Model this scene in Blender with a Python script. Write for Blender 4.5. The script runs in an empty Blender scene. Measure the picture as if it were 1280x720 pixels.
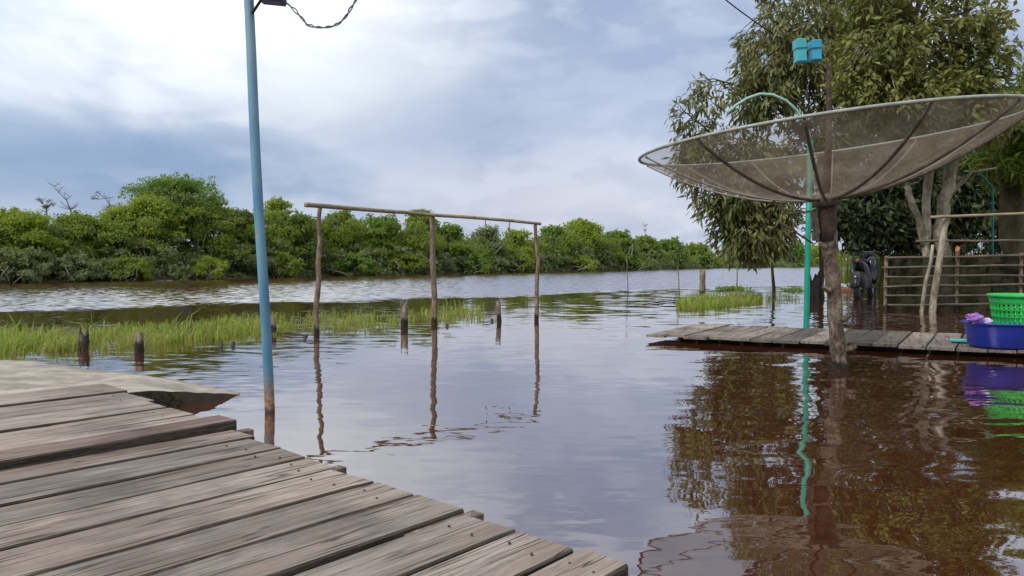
import bpy, math, random
import numpy as np
from mathutils import Vector, Matrix
random.seed(7); rng = np.random.default_rng(7)
S = bpy.context.scene; COL = S.collection
# ------------------------------------------------------------------ camera
F, H = 960.0, 0.85
PIT = math.atan(34/960)
FW = np.array([0, math.cos(PIT), -math.sin(PIT)]); UP = np.array([0, math.sin(PIT), math.cos(PIT)])
CAMP = np.array([0, 0, H])
def ray(px, py): return FW + (px-640)/F*np.array([1., 0, 0]) - (py-360)/F*UP
def G(px, py, z=0.0):
    r = ray(px, py); return CAMP + r*((z-H)/r[2])
def at(px, py, Y):
    r = ray(px, py); return CAMP + r*(Y/r[1])
cam_d = bpy.data.cameras.new('camera'); cam = bpy.data.objects.new('camera', cam_d); COL.objects.link(cam)
cam_d.sensor_width = 36; cam_d.lens = 36*F/1280; cam_d.clip_start = .05; cam_d.clip_end = 3000
cam.location = (0, 0, H); cam.rotation_euler = (math.pi/2-PIT, 0, 0); S.camera = cam

# ------------------------------------------------------------------ node helpers
class NT:
    def __init__(s, tree): s.t = tree; s.t.nodes.clear()
    def n(s, typ, ins=None, **kw):
        nd = s.t.nodes.new('ShaderNode'+typ)
        for k, v in kw.items(): setattr(nd, k, v)
        for k, v in (ins or {}).items():
            i = nd.inputs[k]
            if isinstance(v, bpy.types.NodeSocket): s.t.links.new(v, i)
            elif isinstance(v, bpy.types.Node): s.t.links.new(v.outputs[0], i)
            else:
                if i.type == 'RGBA' and len(v) == 3: v = (*v, 1)
                i.default_value = v
        return nd
    def m(s, op, a, b=0.0, c=None, clamp=False):
        nd = s.n('Math', {0: a, 1: b}, operation=op, use_clamp=clamp)
        if c is not None:
            if isinstance(c, (int, float)): nd.inputs[2].default_value = c
            else: s.t.links.new(c if isinstance(c, bpy.types.NodeSocket) else c.outputs[0], nd.inputs[2])
        return nd.outputs[0]
    def mix(s, f, a, b, blend='MIX'):
        nd = s.n('Mix', data_type='RGBA', blend_type=blend)
        for idx, v in ((0, f), (6, a), (7, b)):
            i = nd.inputs[idx]
            if isinstance(v, bpy.types.NodeSocket): s.t.links.new(v, i)
            elif isinstance(v, bpy.types.Node): s.t.links.new(v.outputs[0], i)
            else: i.default_value = (*v, 1) if isinstance(v, tuple) and len(v) == 3 else v
        return nd.outputs[2]
    def ss(s, x, a, b):      # smoothstep 0..1 between a and b
        nd = s.n('MapRange', {0: x, 1: a, 2: b, 3: 0., 4: 1.}, interpolation_type='SMOOTHSTEP'); return nd.outputs[0]
    def out(s, sh, kind='OutputMaterial'): s.n(kind, {0: sh})
def newmat(name):
    m = bpy.data.materials.new(name); m.use_nodes = True; return m, NT(m.node_tree)

def pm(name, c1, c2, scale=6., rough=.7, bump=.3, stretch=(1, 1, 1), metal=0., detail=6., dist=.01, spec=.4, wet=0.):
    m, t = newmat(name)
    co = t.n('TexCoord').outputs['Object']
    mp = t.n('Mapping', {0: co, 3: stretch})
    a = t.n('TexNoise', {'Vector': mp, 'Scale': scale, 'Detail': detail, 'Roughness': .65})
    b = t.n('TexNoise', {'Vector': mp, 'Scale': scale*4.3, 'Detail': 4.})
    f = t.ss(t.m('ADD', t.m('MULTIPLY', a.outputs[0], .7), t.m('MULTIPLY', b.outputs[0], .3)), .36, .64)
    col = t.mix(f, c1, c2)
    if wet:                                     # soaked foot: a ragged tide line a hand's width above the river
        z = t.n('SeparateXYZ', {0: t.n('NewGeometry').outputs['Position']}).outputs[2]
        z = t.m('ADD', z, t.m('MULTIPLY', t.m('SUBTRACT', a.outputs[0], .5), wet*1.2))
        col = t.mix(t.ss(z, wet*.75, wet*1.25), (.018, .012, .009), col)
    bs = t.n('BsdfPrincipled', {'Base Color': col, 'Roughness': rough, 'Metallic': metal, 'Specular IOR Level': spec})
    if bump:
        bp = t.n('Bump', {'Strength': bump, 'Distance': dist, 'Height': f}); t.t.links.new(bp.outputs[0], bs.inputs['Normal'])
    t.out(bs); return m

def leafmat(name, cols, trans=.35, rough=.5):
    """Leaves: each leaf its own tone, mild gloss, some light through the blade."""
    m, t = newmat(name)
    r = t.n('NewGeometry').outputs['Random Per Island']
    cr = t.n('ValToRGB', {0: r})
    e = cr.color_ramp; e.interpolation = 'LINEAR'
    while len(e.elements) < len(cols): e.elements.new(.5)
    for i, c in enumerate(cols): e.elements[i].position = i/(len(cols)-1); e.elements[i].color = (*c, 1)
    co = t.n('TexCoord').outputs['Object']
    nz = t.n('TexNoise', {'Vector': co, 'Scale': 1.1, 'Detail': 3.})
    c = t.mix(t.ss(nz.outputs[0], .35, .68), cr.outputs[0], t.mix(.55, cr.outputs[0], cols[-1]))
    bs = t.n('BsdfPrincipled', {'Base Color': c, 'Roughness': rough, 'Specular IOR Level': .35})
    tr = t.n('BsdfTranslucent', {'Color': t.mix(.5, c, (cols[-1][0]*1.3, cols[-1][1]*1.3, cols[-1][2]))})
    t.out(t.n('MixShader', {0: trans, 1: bs, 2: tr})); return m

def plankmat(name, pale, dark, red, amt=.35):
    """Weathered boards, grain along local x, each board its own tone."""
    m, t = newmat(name)
    co = t.n('TexCoord').outputs['Object']
    isl = t.n('NewGeometry').outputs['Random Per Island']
    off = t.n('CombineXYZ', {0: t.m('MULTIPLY', isl, 37.), 1: t.m('MULTIPLY', isl, 91.), 2: t.m('MULTIPLY', isl, 13.)})
    p = t.n('VectorMath', {0: co, 1: off}, operation='ADD')
    g1 = t.n('TexNoise', {'Vector': t.n('Mapping', {0: p, 3: (3.2, 24, 24)}), 'Scale': 1., 'Detail': 10., 'Roughness': .72, 'Distortion': .9})
    g2 = t.n('TexNoise', {'Vector': t.n('Mapping', {0: p, 3: (5., 160, 160)}), 'Scale': 1., 'Detail': 4.})
    big = t.n('TexNoise', {'Vector': t.n('Mapping', {0: p, 3: (1.1, 3.2, 3.2)}), 'Scale': 1.3, 'Detail': 6., 'Roughness': .65})
    wet = t.n('TexNoise', {'Vector': co, 'Scale': 1.7, 'Detail': 6., 'Roughness': .62})
    f = t.m('ADD', t.m('MULTIPLY', g1.outputs[0], .65), t.m('MULTIPLY', g2.outputs[0], .35))
    c = t.mix(t.ss(f, .36, .62), tuple(.7*a+.3*b for a, b in zip(dark, pale)), pale)
    c = t.mix(t.m('MULTIPLY', t.ss(big.outputs[0], .42, .66), .7), c, red)
    c = t.mix(t.m('MULTIPLY', t.ss(wet.outputs[0], .48, .66), .6), c, dark)
    tone = t.n('VectorMath', {0: c}, operation='SCALE'); t.t.links.new(t.m('MULTIPLY_ADD', isl, amt*1.6, 1.-amt*.8), tone.inputs['Scale']); c = tone.outputs[0]
    # long cracks and knots
    cr = t.n('TexNoise', {'Vector': t.n('Mapping', {0: p, 3: (.9, 22, 22)}), 'Scale': 1., 'Detail': 2., 'Distortion': .6})
    crack = t.m('SUBTRACT', 1., t.ss(t.m('ABSOLUTE', t.m('SUBTRACT', cr.outputs[0], .5)), .0, .018))
    vo = t.n('TexVoronoi', {'Vector': t.n('Mapping', {0: p, 3: (1.3, 4.2, 4.2)}), 'Scale': 1.2})
    knot = t.m('SUBTRACT', 1., t.ss(vo.outputs['Distance'], .03, .1))
    mask = t.m('MULTIPLY', crack, t.ss(big.outputs[0], .36, .52))
    c = t.mix(t.m('MULTIPLY', t.m('MAXIMUM', mask, t.m('MULTIPLY', knot, .8)), .8), c, (.02, .015, .012))
    bs = t.n('BsdfPrincipled', {'Base Color': c, 'Roughness': t.m('MULTIPLY_ADD', g1.outputs[0], .3, .5), 'Specular IOR Level': .35})
    h = t.m('SUBTRACT', f, t.m('MULTIPLY', mask, .9))
    bp = t.n('Bump', {'Strength': 1., 'Distance': .008, 'Height': h}); t.t.links.new(bp.outputs[0], bs.inputs['Normal'])
    t.out(bs); return m

# ------------------------------------------------------------------ materials
M = {}
M['deck'] = plankmat('deck_board_wood', (.32, .28, .24), (.065, .05, .042), (.175, .125, .098), .42)
M['dock'] = plankmat('dock_board_wood', (.27, .235, .20), (.06, .05, .042), (.16, .12, .095), .75)
M['redplank'] = plankmat('reddish_board_wood', (.20, .145, .12), (.065, .04, .032), (.15, .085, .066), .2)
M['edge'] = pm('weathered_edge_gap_shade', (.022, .016, .012), (.075, .058, .045), 7, .85, .5, (1, 8, 8))  # near-black: gap shade painted into the worn board sides and chamfers
M['beam'] = pm('dark_wet_timber', (.035, .026, .02), (.09, .07, .055), 9, .7, .5, (1, 6, 6))
M['pole_wood'] = pm('weathered_pole_wood', (.085, .058, .04), (.26, .20, .145), 9, .8, .8, (3, 3, .8), wet=.09)
M['rail_wood'] = pm('grey_bamboo', (.055, .047, .032), (.155, .135, .10), 7, .8, .4, (.6, 5, 5))
M['bar_wood'] = pm('pale_pole_wood', (.16, .125, .07), (.33, .28, .19), 7, .8, .4, (.6, 5, 5))
M['stump'] = pm('grey_stump_wood', (.08, .06, .045), (.30, .245, .19), 9, .85, .8, (4, 4, .8), wet=.11)
M['wetstump'] = pm('black_wet_wood', (.012, .009, .008), (.04, .03, .025), 9, .5, .6)
M['bark'] = pm('mottled_bark', (.05, .035, .024), (.27, .215, .16), 9, .85, 1., (1, 1, .5), dist=.03, wet=.07)
M['paletrunk'] = pm('pale_lichen_bark', (.11, .09, .06), (.36, .33, .26), 4.5, .85, .6, (1, 1, .5), dist=.02)
M['darkbark'] = pm('dark_mossy_bark', (.03, .026, .016), (.10, .095, .045), 5, .9, .8, (1, 1, .4), dist=.02)
M['greylimb'] = pm('grey_mangrove_limb', (.13, .12, .10), (.32, .30, .26), 3, .85, .4)
M['deadlimb'] = pm('dead_grey_wood', (.07, .065, .06), (.17, .16, .15), 3, .85, .4)
M['soil'] = pm('bank_mud', (.03, .03, .014), (.09, .085, .035), 1.2, .95, .5, dist=.05)
M['black'] = pm('black_plastic', (.012, .012, .015), (.02, .02, .026), 8, .35, 0)
M['blackpaint'] = pm('dark_blue_black_paint', (.010, .012, .024), (.016, .018, .034), 8, .22, 0, spec=.6)
M['rubber'] = pm('rubber', (.012, .012, .012), (.022, .022, .022), 12, .85, .1)
M['grey'] = pm('grey_metal', (.18, .18, .19), (.28, .28, .29), 8, .4, .05, metal=.7)
M['redlens'] = pm('red_lens', (.05, .008, .01), (.08, .012, .012), 8, .2, 0)
M['white'] = pm('white_plate', (.5, .5, .52), (.62, .62, .64), 8, .4, 0)
M['teal'] = pm('teal_paint', (.0, .20, .135), (.008, .27, .185), 5, .45, .1, (1, 1, .3))
M['tealdark'] = pm('dark_teal_paint', (.0, .09, .085), (.005, .13, .12), 5, .5, .1)
M['tealpale'] = pm('faded_green_paint', (.17, .34, .29), (.27, .43, .37), 5, .55, .1)
M['rim'] = pm('pale_green_metal', (.19, .21, .18), (.31, .325, .285), 9, .5, .1)
M['mastwood'] = pm('rusty_mast', (.03, .019, .014), (.085, .055, .038), 16, .8, .8)
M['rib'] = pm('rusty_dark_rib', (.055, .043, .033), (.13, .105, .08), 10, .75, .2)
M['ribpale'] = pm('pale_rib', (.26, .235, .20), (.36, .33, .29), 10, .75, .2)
M['cyan'] = pm('cyan_plastic', (.03, .29, .34), (.045, .36, .42), 8, .4, 0)
M['cyanblue'] = pm('blue_plastic', (.02, .25, .40), (.035, .30, .47), 8, .4, 0)
M['aqua'] = pm('aqua_plastic', (.10, .48, .50), (.14, .55, .56), 8, .5, 0)
M['tub'] = pm('blue_tub_plastic', (.008, .030, .33), (.012, .04, .40), 6, .35, 0, spec=.5)
M['basket'] = pm('green_basket_plastic', (.008, .42, .055), (.012, .52, .08), 6, .4, 0, spec=.5)
M['purple'] = pm('purple_plastic_film', (.30, .13, .50), (.45, .24, .66), 14, .4, .5)
M['lilac'] = pm('pale_lilac_film', (.5, .42, .66), (.62, .55, .75), 14, .4, .4)
M['rag'] = pm('orange_rag', (.4, .13, .05), (.5, .22, .1), 14, .8, .3)
M['brick'] = pm('broken_brick', (.22, .09, .06), (.33, .15, .11), 14, .9, .5)
M['cable'] = pm('blue_grey_cable', (.04, .07, .10), (.07, .12, .15), 20, .5, 0)
M['wire'] = pm('black_wire', (.01, .01, .012), (.02, .02, .02), 20, .6, 0)
M['boxpurple'] = pm('dark_violet_box', (.02, .018, .06), (.03, .028, .085), 8, .5, 0)
M['slab'] = pm('sandy_concrete', (.20, .175, .145), (.37, .335, .29), 3.2, .9, .5, detail=9, dist=.012)
M['slabside'] = pm('wet_brown_concrete', (.045, .030, .02), (.085, .062, .042), 6, .7, .4)
M['moss'] = pm('mossy_stone', (.018, .016, .008), (.13, .12, .06), 26, .95, 1., dist=.03)

def polemat():
    m, t = newmat('blue_paint_rusted_foot')
    g = t.n('NewGeometry'); z = t.n('SeparateXYZ', {0: g.outputs['Position']}).outputs[2]
    co = t.n('TexCoord').outputs['Object']
    nz = t.n('TexNoise', {'Vector': t.n('Mapping', {0: co, 3: (1, 1, .25)}), 'Scale': 9., 'Detail': 6.})
    n2 = t.n('TexNoise', {'Vector': co, 'Scale': 40., 'Detail': 4.})
    zz = t.m('ADD', z, t.m('MULTIPLY', t.m('SUBTRACT', nz.outputs[0], .5), .10))
    blue = t.mix(t.ss(nz.outputs[0], .35, .65), (.05, .165, .285), (.11, .25, .35))
    blue = t.mix(t.m('MULTIPLY', t.ss(z, 1.4, 2.2), .5), blue, (.22, .33, .42))
    rust = t.mix(t.ss(n2.outputs[0], .35, .65), (.16, .085, .04), (.30, .20, .12))
    chip = t.n('TexNoise', {'Vector': t.n('Mapping', {0: co, 3: (1, 1, .45)}), 'Scale': 26., 'Detail': 5., 'Roughness': .7})
    blue = t.mix(t.m('MULTIPLY', t.ss(chip.outputs[0], .60, .66), .75), blue, rust)
    c = t.mix(t.ss(zz, .06, .27), rust, blue)
    c = t.mix(t.ss(zz, .015, .05), (.05, .03, .018), c)
    bs = t.n('BsdfPrincipled', {'Base Color': c, 'Roughness': .45})
    t.out(bs); return m
M['pole'] = polemat()

def dishmesh_mat():
    """Fine woven wire mesh, far finer than a pixel: partly see-through, rust-stained."""
    m, t = newmat('woven_dish_mesh')
    co = t.n('TexCoord').outputs['Object']
    nz = t.n('TexNoise', {'Vector': co, 'Scale': 3.2, 'Detail': 6., 'Roughness': .65})
    n2 = t.n('TexNoise', {'Vector': co, 'Scale': 30., 'Detail': 3.})
    c = t.mix(t.ss(nz.outputs[0], .35, .65), (.17, .135, .10), (.30, .255, .205))
    d = t.n('BsdfDiffuse', {'Color': c}); tl = t.n('BsdfTranslucent', {'Color': c})
    s = t.n('MixShader', {0: .35, 1: d, 2: tl})
    f = t.m('MULTIPLY_ADD', nz.outputs[0], .26, t.m('MULTIPLY_ADD', n2.outputs[0], .16, .24))
    t.out(t.n('MixShader', {0: f, 1: t.n('BsdfTransparent'), 2: s})); return m
M['dishmesh'] = dishmesh_mat()
def netmat():
    m, t = newmat('black_pen_net')
    co = t.n('TexCoord').outputs['Object']
    nz = t.n('TexNoise', {'Vector': co, 'Scale': 5., 'Detail': 5.})
    d = t.n('BsdfDiffuse', {'Color': t.mix(t.ss(nz.outputs[0], .4, .6), (.012, .014, .011), (.05, .05, .035))})
    t.out(t.n('MixShader', {0: t.m('MULTIPLY_ADD', nz.outputs[0], .25, .74), 1: t.n('BsdfTransparent'), 2: d})); return m
M['net'] = netmat()

M['lf_mango'] = leafmat('drooping_leaf', [(.045, .07, .022), (.10, .135, .038), (.165, .19, .06), (.235, .23, .09)], .34, .42)
M['lf_broad'] = leafmat('broad_leaf', [(.05, .072, .016), (.10, .13, .024), (.16, .185, .038), (.25, .26, .075)], .34)
M['lf_dark'] = leafmat('dark_leaf', [(.022, .038, .016), (.042, .064, .024), (.07, .092, .034)], .3)
M['lf_bright'] = leafmat('bright_leaf', [(.07, .12, .012), (.12, .18, .02), (.17, .22, .03)], .4)
M['bk0'] = leafmat('bank_leaf_olive', [(0.093, 0.142, 0.021), (0.16, 0.233, 0.03), (0.234, 0.304, 0.045)], .58, .6)
M['bk1'] = leafmat('bank_leaf_green', [(0.074, 0.148, 0.026), (0.13, 0.233, 0.035), (0.197, 0.304, 0.051)], .58, .6)
M['bk2'] = leafmat('bank_leaf_yellow', [(0.135, 0.198, 0.02), (0.21, 0.29, 0.028), (0.296, 0.367, 0.045)], .58, .6)
M['bk3'] = leafmat('bank_leaf_dark', [(0.08, 0.126, 0.028), (0.123, 0.183, 0.041), (0.173, 0.233, 0.058)], .58, .6)
M['bk4'] = leafmat('bank_leaf_greyish', [(0.118, 0.159, 0.072), (0.179, 0.23, 0.094), (0.25, 0.3, 0.143)], .58, .7)
M['grass'] = leafmat('grass_blade', [(.11, .21, .014), (.17, .29, .02), (.25, .35, .035), (.34, .34, .10)], .45)
M['reed'] = leafmat('reed_blade', [(.08, .13, .015), (.16, .21, .03), (.25, .27, .06)], .45)

# ------------------------------------------------------------------ object helpers
def setp(o, label=None, cat=None, group=None, kind=None):
    if label: o['label'] = label
    if cat: o['category'] = cat
    if group: o['group'] = group
    if kind: o['kind'] = kind
    return o
def empty(name, loc, label, cat, group=None, rz=0.):
    o = bpy.data.objects.new(name, None); COL.objects.link(o); o.empty_display_size = .1
    o.location = loc; o.rotation_euler = (0, 0, rz)
    o['_m'] = 0; del o['_m']
    return setp(o, label, cat, group)
class MB:
    def __init__(s): s.v = []; s.f = []; s.mi = []; s.cur = 0
    def add(s, vs, fs):
        b = len(s.v); s.v += [tuple(map(float, q)) for q in vs]
        for f in fs: s.f.append(tuple(b+i for i in f)); s.mi.append(s.cur)
        return s
    def tube(s, pts, rad, n=8, cap=True, jit=0.):
        pts = [np.array(p, float) for p in pts]; k = len(pts)
        if np.isscalar(rad): rad = [rad]*k
        vs = []; fs = []; ref = None
        for i, p in enumerate(pts):
            d = pts[min(i+1, k-1)]-pts[max(i-1, 0)]; d = d/(np.linalg.norm(d)+1e-9)
            if ref is None:
                ref = np.cross(d, [0, 0, 1.]) if abs(d[2]) < .9 else np.cross(d, [1., 0, 0])
            ref = ref-d*(ref@d); ref /= np.linalg.norm(ref)+1e-9; b = np.cross(d, ref)
            for j in range(n):
                a = 2*math.pi*j/n; r = rad[i]*(1+(random.uniform(-jit, jit) if jit else 0))
                vs.append(p+r*(math.cos(a)*ref+math.sin(a)*b))
        for i in range(k-1):
            for j in range(n):
                fs.append((i*n+j, i*n+(j+1) % n, (i+1)*n+(j+1) % n, (i+1)*n+j))
        if cap:
            fs.append(tuple(range(n))[::-1]); fs.append(tuple((k-1)*n+j for j in range(n)))
        return s.add(vs, fs)
    def box(s, c, h, ax=None):
        ax = np.eye(3) if ax is None else np.array(ax); c = np.array(c, float)
        vs = [c+ax[0]*h[0]*x+ax[1]*h[1]*y+ax[2]*h[2]*z for x in (-1, 1) for y in (-1, 1) for z in (-1, 1)]
        return s.add(vs, [(0, 1, 3, 2), (4, 6, 7, 5), (0, 4, 5, 1), (2, 3, 7, 6), (0, 2, 6, 4), (1, 5, 7, 3)])
    def loft(s, rings, close=True, cap=True):
        n = len(rings[0]); vs = [p for r in rings for p in r]; fs = []
        for i in range(len(rings)-1):
            for j in range(n if close else n-1):
                fs.append((i*n+j, i*n+(j+1) % n, (i+1)*n+(j+1) % n, (i+1)*n+j))
        if cap: fs.append(tuple(range(n))[::-1]); fs.append(tuple((len(rings)-1)*n+j for j in range(n)))
        return s.add(vs, fs)
    def build(s, name, mats, parent=None, smooth=True, bevel=0., origin=None):
        me = bpy.data.meshes.new(name)
        v = np.array(s.v)
        if origin is not None: v = v-np.array(origin)
        me.from_pydata(v.tolist(), [], s.f)
        for mm in (mats if isinstance(mats, (list, tuple)) else [mats]): me.materials.append(mm)
        me.polygons.foreach_set('material_index', s.mi)
        me.polygons.foreach_set('use_smooth', [smooth]*len(s.f)); me.update()
        o = bpy.data.objects.new(name, me); COL.objects.link(o)
        if origin is not None: o.location = origin
        if parent: o.parent = parent
        if bevel:
            b = o.modifiers.new('bevel', 'BEVEL'); b.width = bevel; b.segments = 2; b.limit_method = 'ANGLE'; b.angle_limit = .6
        return o
def leaves_obj(name, V, Fc, mat, parent=None, origin=None):
    me = bpy.data.meshes.new(name)
    if origin is not None: V = V-np.array(origin)
    me.from_pydata(V.tolist(), [], Fc.tolist()); me.materials.append(mat); me.update()
    o = bpy.data.objects.new(name, me); COL.objects.link(o)
    if origin is not None and parent is None: o.location = origin
    if parent: o.parent = parent
    return o
def unit(a): return a/(np.linalg.norm(a, axis=-1, keepdims=True)+1e-9)
def leaf_quads(P, D, Nn, L, W, fold=.25):
    """Pointed leaves: base P, direction D, face normal Nn, length L, width W (arrays)."""
    D = unit(D); Sd = unit(np.cross(D, Nn)); Nn = unit(np.cross(Sd, D))
    L = L[:, None]; W = W[:, None]
    a = P; b = P+D*L*.45+Sd*W*.5+Nn*W*fold; c = P+D*L; d = P+D*L*.45-Sd*W*.5+Nn*W*fold
    V = np.stack([a, b, c, d], 1).reshape(-1, 3); k = len(P)
    return V, np.arange(4*k).reshape(k, 4)
def cat_leaves(parts):
    V = []; Fs = []; o = 0
    for v, f in parts: V.append(v); Fs.append(f+o); o += len(v)
    return np.concatenate(V), np.concatenate(Fs)
def rand_dirs(n): return unit(rng.normal(size=(n, 3)))

# ------------------------------------------------------------------ world
W = bpy.data.worlds.new('World'); S.world = W; W.use_nodes = True
t = NT(W.node_tree)
SUN_AZ, SUN_EL = math.radians(-130), math.radians(46)
sky = t.n('TexSky', sky_type='NISHITA', sun_disc=False, sun_elevation=SUN_EL, sun_rotation=SUN_AZ)
g = t.n('TexCoord').outputs['Generated']
xyz = t.n('SeparateXYZ', {0: g})
az = t.m('MULTIPLY', t.m('ARCTAN2', xyz.outputs[0], xyz.outputs[1]), 57.2958)
el = t.m('MULTIPLY', t.m('ARCSINE', xyz.outputs[2]), 57.2958)
cv = t.n('CombineXYZ', {0: t.m('MULTIPLY', az, .045), 1: t.m('MULTIPLY', el, .105), 2: 3.1})
n1 = t.n('TexNoise', {'Vector': cv, 'Scale': 1.35, 'Detail': 7., 'Roughness': .52, 'Distortion': .5})
n2 = t.n('TexNoise', {'Vector': cv, 'Scale': 4.2, 'Detail': 5., 'Roughness': .5, 'Distortion': .3})
wob = t.m('MULTIPLY', t.m('SUBTRACT', n1.outputs[0], .5), 14.)
wob2 = t.m('MULTIPLY', t.m('SUBTRACT', n2.outputs[0], .5), 7.)
az2 = t.m('ADD', az, t.m('MULTIPLY', wob, 1.2)); el2 = t.m('ADD', t.m('ADD', el, t.m('MULTIPLY', wob, .35)), t.m('MULTIPLY', wob2, .35))
def blob(a0, e0, sa, se):
    x = t.m('DIVIDE', t.m('SUBTRACT', az2, a0), sa); y = t.m('DIVIDE', t.m('SUBTRACT', el2, e0), se)
    return t.m('EXPONENT', t.m('MULTIPLY', t.m('ADD', t.m('MULTIPLY', x, x), t.m('MULTIPLY', y, y)), -1.))
c = t.mix(t.ss(n1.outputs[0], .36, .66), (.31, .39, .56), (.55, .61, .74))
c = t.mix(t.m('MULTIPLY', t.ss(n2.outputs[0], .44, .62), .6), c, (.68, .73, .84))
c = t.mix(t.m('MULTIPLY', t.ss(el, 22., 45.), .85), c, (.86, .89, .95))            # higher, thinner cloud
c = t.mix(t.m('MULTIPLY', t.ss(t.m('ABSOLUTE', az), 55., 95.), .8), c, (1.0, 1.0, 1.0))   # open bright sky behind
c = t.mix(t.m('MULTIPLY', blob(-31, 7.0, 19, 4.0), .95), c, (.21, .32, .51))    # slate band over the left bank
c = t.mix(t.m('MULTIPLY', blob(-5, 11.5, 10, 3.2), .8), c, (.26, .32, .51))
c = t.mix(t.m('MULTIPLY', blob(9, 15, 11, 4.5), .6), c, (.34, .43, .62))
c = t.mix(t.m('MULTIPLY', blob(3, 4.0, 12, 3.0), .8), c, (.64, .64, .73))       # pale gap near the horizon
c = t.mix(t.m('MULTIPLY', blob(-36, 17, 7, 7), .85), c, (.55, .70, .86))
c = t.mix(t.m('MULTIPLY', blob(-21, 17.5, 12, 6.0), 1.), c, (1.32, 1.34, 1.33))     # bright cloud before the sun
c = t.mix(t.m('MULTIPLY', blob(-12, 13., 8, 3.0), .75), c, (.80, .87, .91))
b1 = t.n('Background', {0: sky, 1: .1}); b2 = t.n('Background', {0: c, 1: 1.0})
t.out(t.n('MixShader', {0: .9, 1: b1, 2: b2}), 'OutputWorld')
sd = bpy.data.lights.new('sun', 'SUN'); sd.energy = 2.6; sd.angle = math.radians(22); sd.color = (1, .955, .88)
so = bpy.data.objects.new('sun', sd); COL.objects.link(so)
dirv = Vector((math.sin(SUN_AZ)*math.cos(SUN_EL), math.cos(SUN_AZ)*math.cos(SUN_EL), math.sin(SUN_EL)))
so.rotation_euler = (-dirv).to_track_quat('-Z', 'Y').to_euler(); so.location = (-20, 20, 40)

# ------------------------------------------------------------------ water
def watermat():
    m, t = newmat('peat_water')
    co = t.n('NewGeometry').outputs['Position']
    xyz = t.n('SeparateXYZ', {0: co}); X, Y = xyz.outputs[0], xyz.outputs[1]
    nb = t.n('TexNoise', {'Vector': t.n('Mapping', {0: co, 3: (.35, .35, 1)}), 'Scale': 1., 'Detail': 4.})
    # wind-ruffled water lies beyond a slanting line, calm water in the lee of the grass before it
    line = t.m('SUBTRACT', Y, t.m('MULTIPLY', X, .8))
    line = t.m('ADD', line, t.m('MULTIPLY', t.m('SUBTRACT', nb.outputs[0], .5), 6.))
    windy = t.ss(line, 18.0, 20.5)
    openw = t.ss(t.m('ADD', Y, t.m('MULTIPLY', t.m('SUBTRACT', nb.outputs[0], .5), 5.)), 17.5, 20.0)   # open river on the right
    windy = t.m('MULTIPLY', windy, openw, clamp=True) if False else t.m('MULTIPLY', windy, t.ss(Y, 11., 13.))
    mid = t.m('MULTIPLY', t.ss(Y, 3.8, 6.0), t.ss(t.m('MULTIPLY', X, -1.), .2, 2.6))                     # light ripples round the left stumps
    def slope(sc, st, det=2.):
        nz = t.n('TexNoise', {'Vector': t.n('Mapping', {0: co, 3: st}), 'Scale': sc, 'Detail': det, 'Roughness': .5})
        return t.n('VectorMath', {0: nz.outputs['Color'], 1: (.5, .5, .5)}, operation='SUBTRACT').outputs[0]
    def sc(v, k):
        nd = t.n('VectorMath', {0: v}, operation='SCALE')
        if isinstance(k, (int, float)): nd.inputs['Scale'].default_value = k
        else: t.t.links.new(k, nd.inputs['Scale'])
        return nd.outputs[0]
    def add(a, b): return t.n('VectorMath', {0: a, 1: b}, operation='ADD').outputs[0]
    fine = t.n('VectorMath', {0: slope(1., (5., 15., 1), 3.), 1: (.3, 1.6, 1.)}, operation='MULTIPLY').outputs[0]
    near = sc(slope(1., (2.0, 4.2, 1), 1.), .10)
    rightk = t.m('MULTIPLY_ADD', t.ss(X, .5, 2.0), 1.0, .30)
    near = add(sc(near, rightk), sc(fine, .036))
    midv = sc(slope(1., (4., 17., 1), 2.), t.m('MULTIPLY', mid, .12))
    farv = sc(slope(1., (5., 9., 1), 3.), t.m('MULTIPLY', windy, .42))
    v = add(add(near, midv), farv)
    s3 = t.n('SeparateXYZ', {0: v})
    nv = t.n('CombineXYZ', {0: s3.outputs[0], 1: t.m('SUBTRACT', s3.outputs[1], t.m('MULTIPLY', windy, .085)), 2: 1.})
    nn = t.n('VectorMath', {0: nv}, operation='NORMALIZE')
    bs = t.n('BsdfPrincipled', {'Base Color': (.056, .0175, .008, 1), 'Roughness': .015, 'IOR': 1.6, 'Normal': nn.outputs[0]})
    gl = t.n('BsdfGlossy', {'Color': (.95, .95, .95, 1), 'Roughness': .015, 'Normal': nn.outputs[0]})
    t.out(t.n('MixShader', {0: .33, 1: bs, 2: gl})); return m
M['water'] = watermat()
wb = MB(); R_ = 900.
wb.add([(-R_, -60, 0), (R_, -60, 0), (R_, R_, 0), (-R_, R_, 0)], [(0, 1, 2, 3)])
setp(wb.build('water', M['water'], smooth=False), kind='structure')

# ------------------------------------------------------------------ far bank
shore_tab = [(-400, 361), (-150, 357.5), (0, 354.5), (150, 351.5), (300, 348.7), (400, 345.5), (540, 343.4), (690, 339.8), (850, 336), (1000, 333.6), (1150, 332.2), (1500, 331)]
def interp(tab, x):
    return float(np.interp(x, [a for a, b in tab], [b for a, b in tab]))
def shore(px): return G(px, interp(shore_tab, px), 0.)
bb = MB(); xs = np.linspace(-400, 1500, 60)
rows = []
for off, z in ((-.4, -.25), (.25, .05), (1.2, .22), (4, .4), (60, .6), (700, 1.5)):
    r = []
    for px in xs:
        p = shore(px); d = np.array([p[0], p[1]]); d = d/np.linalg.norm(d)
        wv = .5*math.sin(px*.06)+.3*math.sin(px*.17+1) if off < 5 else 0
        q = np.array([p[0], p[1]])+d*(off+wv*p[1]/60)
        r.append((q[0], q[1], z))
    rows.append(r)
bb.loft(rows, close=False, cap=False)
setp(bb.build('far_bank', M['soil']), kind='structure')

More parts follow.
